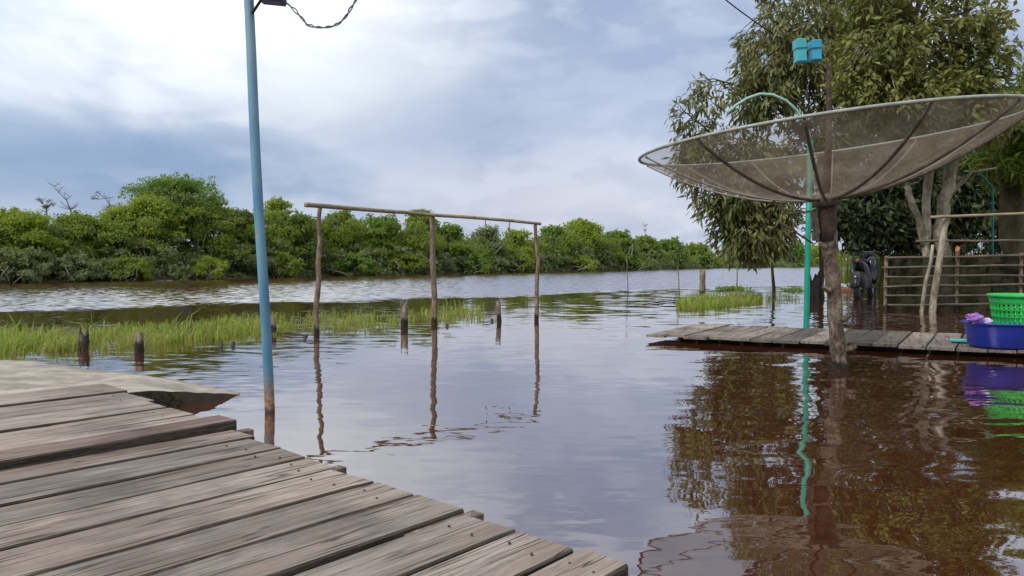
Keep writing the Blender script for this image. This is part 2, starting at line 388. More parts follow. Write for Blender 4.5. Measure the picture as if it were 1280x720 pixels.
sky_tab = [(-300, 258), (-100, 262), (0, 262), (60, 262), (110, 264), (150, 256), (175, 240), (200, 224), (240, 226), (280, 248), (310, 262), (345, 250), (380, 262), (430, 264), (480, 270), (525, 264), (560, 282), (600, 284), (640, 290), (680, 284), (720, 277), (760, 288), (800, 298), (840, 306), (880, 309), (940, 311), (1000, 309), (1060, 313), (1110, 316), (1200, 318), (1500, 318)]

def lobes_leaves(lobes, n_per, size, up=.35, flat=1.0):
    """Leaves gathered in lobes: list of (centre, radius)."""
    P = []; Nn = []
    for c, r in lobes:
        n = max(12, int(n_per*r*r))
        d = rand_dirs(n); d[:, 2] = d[:, 2]*.8+up*.6; d = unit(d)
        rr = r*(.5+.62*rng.random(n)**1.4)
        P.append(np.array(c)+d*rr[:, None]*np.array([1.15, 1, random.uniform(.45, .8)*flat])+rng.normal(size=(n, 3))*r*.09); Nn.append(unit(d+np.array([0, -.25, .35])+.5*rng.normal(size=(n, 3))))
    P = np.concatenate(P); Nn = np.concatenate(Nn); n = len(P)
    D = np.cross(Nn, rand_dirs(n)); D[:, 2] -= .25
    L = size*(.65+.8*rng.random(n)); return leaf_quads(P, D, Nn, L, L*(.42+.3*rng.random(n)), .12)

def bank_tree(name, px, ytop, hw, back, label, mat, cat='tree', zlow=.12, dens=.9, limbs=10, group='trees and bushes lining the far bank', umbrella=False):
    p = shore(px); d = np.array([p[0], p[1]]); d /= np.linalg.norm(d)
    b = np.array([p[0]+d[0]*back, p[1]+d[1]*back]); Y = b[1]
    top = H+(326-ytop)/F*Y; R = hw/F*Y
    o = empty(name, (b[0], b[1], .1), label, cat, group)
    B = np.array([b[0], b[1], .1]); px_m = Y/F
    size = max(.09, 3.1*px_m); lob = []; hgt = top-.1
    k = int(26+18*R); k = min(k, 70)
    for i in range(k):
        u = random.random(); zz = zlow+(1-zlow)*(u**.8)
        wid = math.sin(min(1, .22+zz*.78)*math.pi*.80+.35) if not umbrella else (.35+.65*min(1, zz*1.25) if zz < .85 else .75)
        a = random.uniform(0, 2*math.pi); rad = R*max(.2, wid)*math.sqrt(random.random())
        lr = R*random.uniform(.15, .38); lr = min(max(lr, .16), hgt*.22)
        zc = min(.1+zz*hgt, top-lr*.62)
        lob.append(((B[0]+math.cos(a)*rad, B[1]+math.sin(a)*rad*.8, max(zc, lr*.5)), lr))
    lob.append(((B[0], B[1], top-.62*R*.32), R*.32))
    for i in range(14):                                   # sprigs breaking the outline
        cl, lr = random.choice(lob); cl = np.array(cl); q = cl+lr*np.array([random.uniform(-.9, .9), random.uniform(-.5, .2), random.uniform(.75, 1.15)])
        lob.append(((q[0], q[1], min(q[2], top+.1)), random.uniform(.09, .16)*max(1, Y/40)))
    V, Fc = lobes_leaves(lob, 19*dens/(size*size), size)
    V = V-B
    leaves_obj('crown', V, Fc, mat, o)
    tb = MB()
    for i in range(limbs):
        cl, lr = random.choice([q for q in lob if q[0][2] < .1+.72*hgt]); cl = np.array(cl)-B
        s0 = np.array([random.uniform(-.25, .25)*R, random.uniform(-.6, .05)*R*.6, -.3])
        cl[1] = -abs(cl[1])*.6-.45*R
        mid = s0*.5+cl*.5+np.array([random.uniform(-.25, .25)*R, -.2*R, .1*hgt])
        r0 = max(.026, .85*px_m)*random.uniform(.7, 1.3)
        tb.tube([s0, s0*.75+mid*.25+np.array([random.uniform(-.06, .06)*R, 0, .05]), mid, cl], [r0, r0*.85, r0*.65, r0*.3], 5)
    tb.build('trunk', M['greylimb'], o)
    return o
# (px, skyline y, half-width px, metres behind the water's edge, label, leaf material)
BT = [
 (-50, 258, 60, 2.2, 'olive rounded tree cut by the left edge of the picture', 'bk0'),
 (25, 264, 48, 1.6, 'olive yellow tree at left, below the empty sky beside the bare trees', 'bk2'),
 (100, 268, 46, 2.4, 'low dull green tree below the bare leaning tree', 'bk0'),
 (150, 258, 36, 2.6, 'yellow green tree just left of the tallest tree', 'bk2'),
 (218, 223, 52, 3.2, 'tallest tree of the far bank, with a flat spreading umbrella top', 'bk1'),
 (188, 246, 40, 1.6, 'dense olive tree in front of the left side of the tallest tree', 'bk2'),
 (268, 256, 42, 1.8, 'dull olive tree right of the tallest tree', 'bk0'),
 (304, 264, 28, 2.6, 'small dark green tree just left of the blue pole', 'bk3'),
 (345, 250, 30, 3.4, 'tall tree with yellow green top just right of the blue pole', 'bk2'),
 (376, 268, 26, 1.4, 'dark green tree behind the left post of the pole frame', 'bk3'),
 (428, 265, 36, 2.8, 'olive tree under the left half of the crossbar', 'bk0'),
 (478, 271, 32, 2.2, 'bushy green tree left of the middle post of the pole frame', 'bk1'),
 (526, 263, 26, 3.6, 'pointed tree rising above the crossbar at the middle post', 'bk0'),
 (566, 281, 27, 2.2, 'mid green tree right of the middle post of the pole frame', 'bk1'),
 (606, 284, 27, 2.6, 'grey green tree under the right half of the crossbar', 'bk4'),
 (648, 288, 25, 2.2, 'yellow green tree left of the right post of the pole frame', 'bk2'),
 (690, 284, 24, 3., 'bushy tree right behind the right post of the pole frame', 'bk1'),
 (726, 276, 32, 4.2, 'broad domed yellow green tree right of the pole frame', 'bk2'),
 (772, 290, 26, 3., 'green tree on the right shoulder of the domed tree', 'bk1'),
 (806, 296, 24, 3.5, 'small tree beneath the bare twig top left of the dish', 'bk0'),
 (836, 300, 22, 4., 'small rounded tree below the left rim of the dish', 'bk1'),
 (872, 306, 22, 4., 'low olive tree left of the drooping leaves under the dish', 'bk0'),
 (930, 308, 30, 4., 'far low tree half hidden by the drooping leaves under the dish', 'bk2'),
 (986, 305, 26, 4., 'far tree seen left of the teal pole', 'bk1'),
 (1028, 307, 26, 4., 'far tree seen between teal pole and dish post', 'bk2'),
 (1084, 310, 30, 4., 'far tree seen over the parked scooter', 'bk1'),
]
for i, (px, yt, hw, back, lab, mt) in enumerate(BT):
    bank_tree('mangrove_tree', px, yt, hw, back, lab, M[mt], umbrella=(i == 4), zlow=.5 if i == 4 else .12, dens=.62 if i == 4 else 1.)
SH = [
 (20, 322, 34, .3, 'grey green waterside bush at the far left', 'bk4'),
 (92, 318, 32, .4, 'pale twiggy waterside bush below the bare leaning tree', 'bk4'),
 (160, 322, 30, .2, 'olive waterside bush below the dense olive tree', 'bk0'),
 (258, 322, 32, .1, 'bright green waterside bush left of the blue pole', 'bk2'),
 (352, 318, 24, .2, 'yellow green waterside bush right of the blue pole', 'bk2'),
 (440, 318, 34, .2, 'wide bright waterside bush between left and middle frame posts', 'bk1'),
 (506, 318, 26, .2, 'dull waterside bush close to the middle frame post', 'bk0'),
 (590, 317, 30, .3, 'green waterside bush between middle and right frame posts', 'bk1'),
 (648, 320, 22, .2, 'low dull waterside bush beside the right frame post', 'bk0'),
 (720, 320, 30, .3, 'low bright waterside bush right of the right frame post', 'bk2'),
 (790, 322, 24, .3, 'low green waterside bush behind the thin sticks', 'bk1'),
]
for px, yt, hw, back, lab, mt in SH:
    bank_tree('waterside_bush', px, yt, hw, back, lab, M[mt], cat='bush', zlow=.02, limbs=5)
# the dense growth between and behind them: masses nobody could count
def mass(name, n, b0, b1, r0, r1, drop, mat, zfun, cover):
    parts = []
    for i in range(n):
        px = random.uniform(-330, 1480); p = shore(px); d = p[:2]/np.linalg.norm(p[:2]); back = random.uniform(b0, b1)
        b = p[:2]+d*back; Y = b[1]; top = H+(326-interp(sky_tab, px)-random.uniform(*drop))/F*Y
        lr = min(random.uniform(r0, r1)*max(.8, Y/48), top*.32); z = max(lr*.35, (top-lr*.7)*zfun())
        size = max(.13, 3.6*Y/F)
        parts.append(lobes_leaves([((b[0], b[1], z), lr)], cover/(size*size), size))
    V, Fc = cat_leaves(parts); setp(leaves_obj(name, V, Fc, M[mat]), kind='stuff')
mass('thicket', 1000, 1.2, 8, .45, .8, (2, 14), 'bk3', lambda: random.random()**.8, 12)
mass('undergrowth', 620, -.1, 1.0, .28, .5, (4, 20), 'bk4', lambda: random.random()*.55, 12)
mass('thicket_canopy', 560, .5, 3.5, .4, .75, (4, 18), 'bk0', lambda: random.uniform(.45, 1.), 13)

# bare trees standing out of the left bank
def bare_tree(px, ybase, pts, label, Yb, twigs, tufts=0):
    Yb = Yb+4.2 if Yb < 50 else Yb
    o = empty('bare_tree', tuple(at(px, ybase, Yb)), label, 'bare tree'); B = at(px, ybase, Yb)
    tb = MB(); P = [at(x, y, Yb+dy)-B for x, y, dy in pts]; P = [np.array([P[0][0], 0, .2-B[2]])]+P
    k = len(P); tb.tube(P, [.045*(1-.75*i/(k-1)) for i in range(k)], 5)
    tw = MB(); tips = []
    for i in range(twigs):
        s0 = P[random.randrange(max(1, k//2-1), k)]
        e = s0+np.array([random.uniform(-.5, .5), random.uniform(-.2, .2), random.uniform(.05, .45)])
        m = (s0+e)/2+np.array([random.uniform(-.08, .08), 0, random.uniform(-.08, .05)])
        tw.tube([s0, m, e], [.017, .012, .006], 4); tips.append(e)
        for q in range(2 if tw else 0):
            e2 = m+np.array([random.uniform(-.25, .25), 0, random.uniform(0, .25)]); tw.tube([m, e2], [.009, .004], 3); tips.append(e2)
    tb.build('trunk', M['deadlimb'], o); tw.build('twigs', M['deadlimb'], o)
    if tufts:
        V, Fc = lobes_leaves([(tuple(tips[random.randrange(len(tips))]), .14) for i in range(tufts)], 1500, .07)
        leaves_obj('crown', V, Fc, M['bk3'], o)
bare_tree(90, 275, [(91, 272, 0), (88, 262, 0), (83, 250, 0), (74, 241, 0), (68, 233, 0)], 'bare leaning dead tree with a crooked trunk above the left bank', 31.5, 12)
bare_tree(57, 275, [(58, 266, 0), (57, 258, 0), (53, 254, 0)], 'small sparse tree with dark tufts left of the bare leaning tree', 31., 9, 8)
bare_tree(138, 275, [(138, 266, 0), (137, 256, 0), (132, 248, 0), (122, 249, 0)], 'thin twiggy tree between bare leaning tree and tallest tree', 32.5, 14, 5)
bare_tree(807, 302, [(807, 296, 0), (807, 289, 0), (807, 283, 0)], 'bare twig top standing above the far trees left of the dish', 76., 10)

# ------------------------------------------------------------------ left boardwalk (local x along boards, y across them)
AZ = math.atan((1463-640)/F)
Uv = np.array([math.sin(AZ), math.cos(AZ), 0]); Ev = np.array([-math.cos(AZ), math.sin(AZ), 0])
DZ = .18
ROT = math.atan2(Uv[1], Uv[0])
deck = empty('boardwalk', (0, 0, 0), 'weathered grey plank boardwalk low over the water in the foreground', 'boardwalk', rz=ROT)
bnd = [4.427, 4.077, 3.715, 3.452, 3.211, 2.965, 2.812, 2.637, 2.413, 2.231, 2.045, 1.822, 1.629, 1.42, 1.228, 1.037, .881]
ends = [1.717, 1.71, 1.643, 1.619, 1.611, 1.606, 1.598, 1.547, 1.525, 1.518, 1.491, 1.48, 1.468, 1.453, 1.433, 1.436, 1.422]
while bnd[-1] > -1.4: bnd.append(bnd[-1]-random.uniform(.17, .22)); ends.append(ends[-1]-.012)
def board(mb, x0, x1, y0, y1, z, th, wob=.003, tilt=0.):
    """One board as a closed strip with slightly uneven edges."""
    n = 14; X = np.linspace(x0, x1, n); rings = []
    a, b = random.uniform(0, 9), random.uniform(0, 9); rc = .005
    for i, x in enumerate(X):
        l = y0+wob*math.sin(2.1*x+a)+random.uniform(-.0012, .0012); r = y1+wob*math.sin(1.7*x+b)+random.uniform(-.0012, .0012)
        zz = z+.004*math.sin(1.3*x+a)+tilt*(x-x0); xl = x; xr = x
        if i == n-1: xl += random.uniform(-.008, .008); xr += random.uniform(-.008, .008)
        rings.append([(xl, l, zz-th), (xr, r, zz-th), (xr, r, zz-rc), (xr, r-rc, zz), (xl, l+rc, zz), (xl, l, zz-rc)])
    f0 = len(mb.f); mb.loft(rings)
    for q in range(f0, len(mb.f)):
        if (q-f0) % 6 != 3: mb.mi[q] = 1  # sides and chamfers take the painted gap shade
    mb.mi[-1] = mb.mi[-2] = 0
pk = MB()
gaps = [.011, .010, .016, .011, .010, .010, .011, .010, .014, .008, .013, .015, .017, .015, .019, .021, .017]
for i in range(len(bnd)-1):
    if i == 5: continue
    ga = gaps[i % len(gaps)]; gb = gaps[(i+1) % len(gaps)]
    board(pk, -5.2, (ends[i]+ends[i+1])/2+random.uniform(-.014, .014), bnd[i+1]+gb/2, bnd[i]-ga/2, DZ+random.uniform(-.004, .004), .034)
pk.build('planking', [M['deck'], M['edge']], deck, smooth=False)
rp = MB(); board(rp, -5.2, 1.598, bnd[6]+.002, bnd[5]-.002, DZ+.036, .055, .004)
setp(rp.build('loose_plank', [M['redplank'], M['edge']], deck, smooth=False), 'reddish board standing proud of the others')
# narrow filler board just behind the loose one, ends short of the edge
jb = 0
for xx in (1.22, .2, -.9, -2.1, -3.4):
    j = MB(); j.box(((xx), 1.5, DZ-.082), (.035, 3.0, .046)); j.build('joist', M['beam'], deck, smooth=False)
for s_, x_ in ((2.80, 1.625), (2.06, 1.52), (1.405, 1.475)):
    j = MB(); j.box((x_-.10, s_, DZ-.026), (.125, .022, .02)); j.build('cleat', M['stump'], deck, smooth=False, bevel=.004)
for yy in (4.1, 2.6, 1.1, -.6):
    for xx in (1.22, -.9):
        j = MB(); j.tube([(xx, yy, -.5), (xx+.01, yy, .055)], .05, 8); j.build('post', M['wetstump'], deck)
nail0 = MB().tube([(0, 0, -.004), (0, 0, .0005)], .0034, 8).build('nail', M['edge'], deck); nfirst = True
for i in range(len(bnd)-2):
    if i == 5: continue
    for k in (.28, .72):
        nn_ = nail0 if nfirst else nail0.copy()
        if not nfirst: COL.objects.link(nn_)
        nfirst = False; nn_.parent = deck
        nn_.location = ((ends[i]+ends[i+1])/2-.10+random.uniform(-.03, .03), bnd[i]*k+bnd[i+1]*(1-k), DZ+.0035)
# ------------------------------------------------------------------ concrete ramp beside it
far_c = [G(300, 492, 0), G(262, 483, .01), G(215, 474, .02), G(170, 467.5, .02), G(110, 461, .02), G(60, 455, .02), G(42, 451.5, .03), G(0, 450, .035), G(-120, 446, .04), G(-420, 440, .05)]
near_c = [G(300, 492.6, 0.0), G(268, 491.5, .045), G(222, 489.5, .085), G(186, 488, .115), (-2.55, 3.70, .135), (-2.9, 3.3, .135), (-3.2, 2.9, .135), (-3.7, 2.3, .135), (-5., .8, .135), (-8., -1., .135)]
far_c = [np.array(p) for p in far_c]; near_c = [np.array(p) for p in near_c]
def dens_curve(cv, k=4):
    o = []
    for i in range(len(cv)-1):
        for j in range(k): o.append(cv[i]*(1-j/k)+cv[i+1]*j/k)
    o.append(cv[-1]); return o
fc, nc = dens_curve(far_c), dens_curve(near_c)
sl = MB(); rings = []
for r in range(-1, 11):
    row = []
    for i in range(len(fc)):
        if r == -1: q = fc[i]+np.array([.02, .25, -.25])
        else:
            a = r/10; q = nc[i]*a+fc[i]*(1-a); k = math.sin(a*math.pi)
            q = q+np.array([0, 0, k*(.012*math.sin(q[0]*7)+.01*math.sin(q[1]*9+q[0]*3))+random.uniform(-.003, .003)])
        row.append(q)
    rings.append(row)
sl.loft(rings, close=False, cap=False)
sl.cur = 1
nT = 8
def skirt(i0, i1, rough, steps):
    rr = []
    for sidx in range(steps+1):
        a = sidx/steps; row = []
        for i in range(i0, i1+1):
            q = rings[-1][i].copy(); bot = q+np.array([.02, .0, -.45-q[2]])
            q = q*(1-a)+bot*a
            if rough and 0 < sidx: q = q+np.array([random.uniform(-rough, rough)+rough*.8, random.uniform(-rough, rough), random.uniform(-rough, rough)*.5])
            row.append(q)
        rr.append(row)
    sl.loft(rr[::-1], close=False, cap=False)
skirt(0, nT, .012, 5); sl.cur = 2; skirt(nT, 22, .018, 8)
ramp = sl.build('concrete_ramp', [M['slab'], M['slabside'], M['moss']])
setp(ramp, 'pale sandy concrete ramp running into the water left of the blue pole', 'ramp')

# ------------------------------------------------------------------ blue pole, lamp box, twisted cable
Yp = 4.29
pt, pb = at(305.5, -90, Yp), at(338, 530, Yp)
o = empty('lamp_pole', tuple(G(337, 515)), 'tall leaning blue metal pole with rusty foot in the water', 'pole'); B = np.array(o.location)
bot = pb-B+np.array([.005, 0, -.35])
MB().tube([bot]+[pb*(1-k)+pt*k-B+np.array([.004*math.sin(k*9), 0, 0]) for k in np.linspace(0, 1, 10)], [.0275]*4+[.027]*4+[.0265]*3, 14).build('shaft', M['pole'], o)
MB().tube([at(315, 17, Yp-.04)-B, at(329, -4, Yp-.04)-B, at(336, -14, Yp-.04)-B], .0085, 8).build('bracket', M['wire'], o)
MB().box(at(342, -18, Yp-.03)-B, (.066, .05, .095), [[.995, 0, -.1], [0, 1, 0], [.1, 0, .995]]).build('box', M['boxpurple'], o, smooth=False, bevel=.008)
cp = [(356, 2), (366, 10), (377, 22), (384, 31), (394, 33.5), (404, 34.5), (414, 33), (424, 29), (432, 21), (438, 11), (445, 0), (452, -14), (462, -40), (470, -70)]
cpts = [at(x, y, Yp-.04) for x, y in cp]; cpts = dens_curve(cpts, 6)
cb = MB(); A1 = []; A2 = []
for i, q in enumerate(cpts):
    ph = i*.52; rad = .0075*(.5+.5*math.sin(i*.21)**2) if i > 3 else .002
    dvec = np.array([math.cos(ph), math.sin(ph)*.8, math.sin(ph)])*rad
    A1.append(q+dvec); A2.append(q-dvec)
cb.tube(A1, .0038, 6); cb.tube(A2, .0038, 6)
setp(cb.build('cable', M['cable'], origin=tuple(cpts[0])), 'twisted pair of cables hanging from the box on the blue pole', 'cable')

# ------------------------------------------------------------------ pole frame in the water
o = empty('drying_frame', tuple(G(543, 405)), 'frame of three crooked wooden posts and a long crossbar in the water', 'drying frame'); B = np.array(o.location)
def crooked(pts, Y, r0, r1, mat, name, par, B, n=8, low=None):
    P = [at(x, y, Y)-B for x, y in pts]; P.append(np.array([P[-1][0], P[-1][1], -.4-B[2]])); P = dens_curve(P, 3)
    k = len(P); return MB().tube(P, [r0+(r1-r0)*i/(k-1) for i in range(k)], n, jit=.08).build(name, mat, par)
crooked([(400, 258), (398, 278), (400, 300), (397.5, 330), (398.5, 352), (395, 384), (396, 420)], 8.85, .025, .034, M['pole_wood'], 'post', o, B)
crooked([(540, 268), (541, 300), (541, 330), (543, 372), (543, 405)], 10.3, .033, .044, M['pole_wood'], 'post', o, B)
crooked([(669, 281), (670, 305), (673, 325), (671, 352), (671, 385), (670.5, 401)], 11., .026, .034, M['pole_wood'], 'post', o, B)
cb_ = [(383, 256, 8.6), (420, 259, 9.1), (470, 263.2, 9.65), (505, 265.5, 9.95), (540, 269, 10.28), (590, 272, 10.6), (640, 276, 10.85), (676, 280, 11.05)]
MB().tube(dens_curve([at(x, y, Y)-B+np.array([0, -.03, .0]) for x, y, Y in cb_], 2), [.028-.008*i/14 for i in range(15)], 8, jit=.06).build('crossbar', M['bar_wood'], o)
for x, y0, y1 in ((607, 274, 284), (637, 277, 290)):
    MB().tube([at(x, y0, 10.8)-B, at(x-.5, (y0+y1)/2, 10.8)-B, at(x+1, y1, 10.8)-B], .009, 5).build('hanging_cord', M['bar_wood'], o)

# ------------------------------------------------------------------ stumps and sticks
def stump(px, yt, yb, hw, label, mat='stump', lean=0., n=9, broken=False, cat='stump', name='stump', group=None):
    g0 = G(px, yb); Y = g0[1]; r = hw/F*Y; top = H+(326-yt)/F*Y; k = 6; pts = []; rad = []
    for i in range(k+1):
        z = -.3+(top+.3)*i/k; pts.append((lean*z, 0, z)); rad.append(r*(1.08-.12*i/k)*(1+random.uniform(-.05, .05)))
    mb = MB().tube(pts, rad, n, cap=False, jit=.06)
    b = len(mb.v)-n; c = np.mean(np.array(mb.v[b:]), 0)
    for j in range(n):                                      # ragged, hollowed top
        v = list(mb.v[b+j]); v[2] += random.uniform(-.5, .5)*r*(2.6 if broken else .4); mb.v[b+j] = tuple(v)
    if broken:
        for q in (-.6, .5): mb.tube([(c[0]+q*r, 0, c[2]-r*1.5), (c[0]+q*r*1.5, 0, c[2]+r*random.uniform(.8, 2.2))], [r*.5, r*.12], 5)
    ci = len(mb.v); mb.v.append((c[0], c[1], c[2]-r*(.9 if broken else .15)))
    for j in range(n): mb.f.append((b+j, b+(j+1) % n, ci)); mb.mi.append(0)
    ob = mb.build(name, M[mat]); ob.location = (g0[0], g0[1], 0)
    return setp(ob, label, cat, group)
grp = 'old stumps standing in the shallows'
stump(174, 416, 441, 5.5, 'pale topped round post stump standing clear of the grass', group=grp)
stump(104, 420, 437, 6, 'short mossy stump at the front of the grass on the left', 'wetstump', .1, broken=True, group=grp)
stump(342, 397, 418, 4.5, 'dark stump half hidden right behind the blue pole', lean=-.1, group=grp)
stump(505.5, 383, 408, 4.6, 'broken jagged stump between left and middle frame posts', broken=True, group=grp)
stump(624, 378, 402, 3, 'thin pointed stump left of the right frame post', lean=-.06, broken=True, group=grp)
stump(276, 428, 434, 2., 'black stub, left one of the close pair before the grass', 'wetstump', .1, group='tiny stubs just breaking the water')
stump(290.5, 427, 433, 2.4, 'black stub, right one of the close pair before the grass', 'wetstump', .25, group='tiny stubs just breaking the water')
stump(381, 420, 424, 2., 'tiny black stub left of the left frame post', 'wetstump', group='tiny stubs just breaking the water')
stump(559, 405, 408, 1.8, 'tiny black stub right of the middle frame post', 'wetstump', group='tiny stubs just breaking the water')
stump(615, 399, 402, 1.8, 'tiny black stub beside the thin pointed stump', 'wetstump', group='tiny stubs just breaking the water')
stump(878, 338, 369, 3.6, 'upright mossy wooden post behind the green grass clump', 'stump', group=grp)
stump(1017, 350, 373, 7, 'thick black stump behind the dish post', 'wetstump', .05, broken=True, group=grp)
def stick(pts, Y, r, label, mat='pole_wood', name='stick', deep=.4):
    P = [at(x, y, Y) for x, y in pts]; P.append(np.array([P[-1][0], P[-1][1], -deep])); B = np.array([P[-1][0], P[-1][1], 0.])
    P = dens_curve([p-B for p in P], 2)
    ob = MB().tube(P, [r*(.7+.3*i/(len(P)-1)) for i in range(len(P))], 6).build(name, M[mat]); ob.location = B
    return setp(ob, label, 'stick', 'sticks planted in the river')
for pts, label, r in (([(783, 322), (784.5, 345), (785, 366)], 'thin pale stick in open water right of the frame', .014),
                      ([(847, 332), (848.5, 350), (849, 372)], 'thin dark stick left of the mossy post', .014),
                      ([(921, 334), (921.5, 345), (921, 357)], 'short stick under the drooping leaves', .022)):
    stick(pts, G(*pts[-1])[1], r, label)
# young bare sapling
g0 = G(966, 370); P = [at(x, y, g0[1])-g0 for x, y in ((963, 300), (964, 320), (966, 345), (967.5, 362), (967, 370))]; P.append(np.array([P[-1][0], 0, -.3]))
ob = MB().tube(dens_curve(P, 2), [.022+.0035*i for i in range(11)], 7).build('sapling', M['darkbark']); ob.location = g0
setp(ob, 'thin dark sapling stem between grass clump and teal pole', 'sapling')
# floating branch by the grass clump, and one near the blue pole
for a, b, lab in (((803, 381), (852, 376), 'thin branch floating left of the green grass clump'), ((344, 418), (384, 421), 'thin branch floating right of the blue pole')):
    p, q = G(*a), G(*b); m = (p+q)/2; o_ = MB()
    o_.tube([p-m+np.array([0, 0, .004]), np.array([0, 0, .03]), q-m+np.array([0, 0, .01])], [.008, .014, .012], 6)
    if a[0] > 700:
        for k in range(5):
            s0 = (q-m)*random.uniform(-.3, .9)+np.array([0, 0, .02]); o_.tube([s0, s0+np.array([random.uniform(-.12, .12), 0, random.uniform(.05, .16)])], [.007, .003], 4)
    ob = o_.build('fallen_branch', M['wetstump']); ob.location = m; setp(ob, lab, 'branch')

# ------------------------------------------------------------------ grasses
def blades(pts, hmin, hmax, w, bend=.5, segs=2):
    n = len(pts); h = hmin+(hmax-hmin)*rng.random(n)**1.7; a = rng.random(n)*2*np.pi
    d = np.stack([np.cos(a), np.sin(a), np.zeros(n)], 1); s = np.stack([-np.sin(a+rng.normal(size=n)), np.cos(a), np.zeros(n)], 1); s = unit(s)
    b = (bend*rng.random(n))[:, None]; h = h[:, None]; up = np.array([0, 0, 1.])
    w = (w*(.6+.8*rng.random(n)))[:, None]
    p0 = pts-up*.03; p1 = pts+up*h*.55+d*h*b*.25; p2 = pts+up*h*(1-.35*b)+d*h*b
    V = np.stack([p0-s*w/2, p0+s*w/2, p1+s*w*.4, p1-s*w*.4, p2+s*w*.06, p2-s*w*.06], 1).reshape(-1, 3)
    i = np.arange(n)[:, None]*6
    Fc = np.concatenate([i+np.array([[0, 1, 2, 3]]), i+np.array([[3, 2, 4, 5]])]); return V, Fc
gt = [(-120, 404, 455), (0, 412, 447), (60, 416, 441), (120, 413, 440), (180, 409, 436), (240, 404, 428), (300, 399, 423), (340, 395, 421), (400, 394, 417), (450, 392, 413), (500, 389, 410), (550, 386, 405), (604, 383, 400)]
pts = []
while len(pts) < 7600:
    px = random.uniform(-120, 606); a = np.interp(px, [q[0] for q in gt], [q[1] for q in gt]); b = np.interp(px, [q[0] for q in gt], [q[2] for q in gt])
    u = random.betavariate(1.6, 1.6)
    patch = .5+.5*math.sin(px*.071+u*3)*math.sin(px*.023+1.3+u*5)
    if random.random() > .16+1.0*patch*patch: continue
    if px > 360 and random.random() > .5-.0006*(px-360): continue
    pts.append(G(px, a+(b-a)*u))
V, Fc = blades(np.array(pts), .02, .18, .012, 1.5)
tall = []
for px, py in ((112, 430), (108, 432), (118, 430), (300, 408), (318, 406), (328, 404), (220, 420), (230, 418), (20, 430), (10, 436), (575, 390), (560, 392)):
    for k in range(7): tall.append(G(px+random.uniform(-5, 5), py+random.uniform(-2, 2)))
V2, F2 = blades(np.array(tall), .18, .42, .016, 1.3); V, Fc = cat_leaves([(V, Fc), (V2, F2)])
setp(leaves_obj('grass', V, Fc, M['grass']), kind='stuff')
# one green clump left of the far dock
pts = []
while len(pts) < 2600:
    px = random.uniform(846, 952); u = random.random(); lo = np.interp(px, [846, 862, 900, 940, 952], [387, 388, 385, 380, 377])
    hi = np.interp(px, [846, 870, 920, 952], [378, 373, 370, 372]); pts.append(G(px, hi+(lo-hi)*u))
for k in range(140): pts.append(G(random.uniform(935, 1000), random.uniform(372, 378)))
V, Fc = blades(np.array(pts), .03, .22, .015, 1.)
og = leaves_obj('grass_clump', V, Fc, M['grass'], origin=G(898, 378)); setp(og, 'bright green grass clump in the water left of the teal pole', 'grass clump')
# floating plants
def floater(px, py, w, label, n):
    c0 = G(px, py); P = c0+np.stack([rng.normal(size=n)*w*.45, rng.normal(size=n)*w*.45, np.full(n, .01)], 1); D = rand_dirs(n); D[:, 2] = np.abs(D[:, 2])*.7+.1
    L = .06+.08*rng.random(n); V, Fc = leaf_quads(P, D, rand_dirs(n)+np.array([0, 0, 1.]), L, L*.6, .1)
    setp(leaves_obj('floating_leaves', V, Fc, M['bk1'], origin=c0), kind='stuff')
floater(912, 362, .42, 'larger patch of floating leaves behind the grass clump', 260)
floater(990, 364, .3, 'small patch of floating leaves left of the teal pole', 130)

# ------------------------------------------------------------------ far dock with tub, basket
z2 = .075
A, Bq, Cq = G(808, 417.5, z2), G(1225, 436, z2), G(870, 404.5, z2)
ux = (Bq-A)/np.linalg.norm(Bq-A); rz2 = math.atan2(ux[1], ux[0]); uy = np.array([-ux[1], ux[0], 0])
wd = (Cq-A)@uy; sk = (Cq-A)@ux
dock = empty('plank_dock', (A[0], A[1], 0), 'low grey plank dock just above the water under the dish', 'dock', rz=rz2)
pk = MB(); x = 0.
class _B: pass
while x < 8.5:
    w = random.uniform(.19, .25); n = 8; sh = sk/wd; y0 = random.uniform(-.03, .03); y1 = wd+random.uniform(-.06, .06); zz = z2+random.uniform(-.006, .006)
    sh2 = sh+random.uniform(-.012, .012); rings = []
    for i in range(n):
        y = y0+(y1-y0)*i/(n-1); a = x+sh2*y; b = a+w-random.uniform(.006, .02)
        rings.append([(y, -a, zz-.026), (y, -b, zz-.026), (y, -b, zz-.003), (y, -b+.003, zz), (y, -a-.003, zz), (y, -a, zz-.003)])
    pk.loft(rings); x += w
pk2 = pk.build('planking', M['dock'], dock, smooth=False); pk2.rotation_euler = (0, 0, math.pi/2)
for yy in (.42, wd-.3):
    MB().box((4.4+sk/wd*yy, yy, z2-.064), (4.2, .035, .035)).build('beam', M['beam'], dock, smooth=False)
for xx in (.3, 2.2, 4.2, 6.2):
    for yy in (.42, wd-.3): MB().tube([(xx+sk/wd*yy, yy, -.5), (xx+sk/wd*yy, yy, z2-.11)], .04, 8).build('post', M['wetstump'], dock)
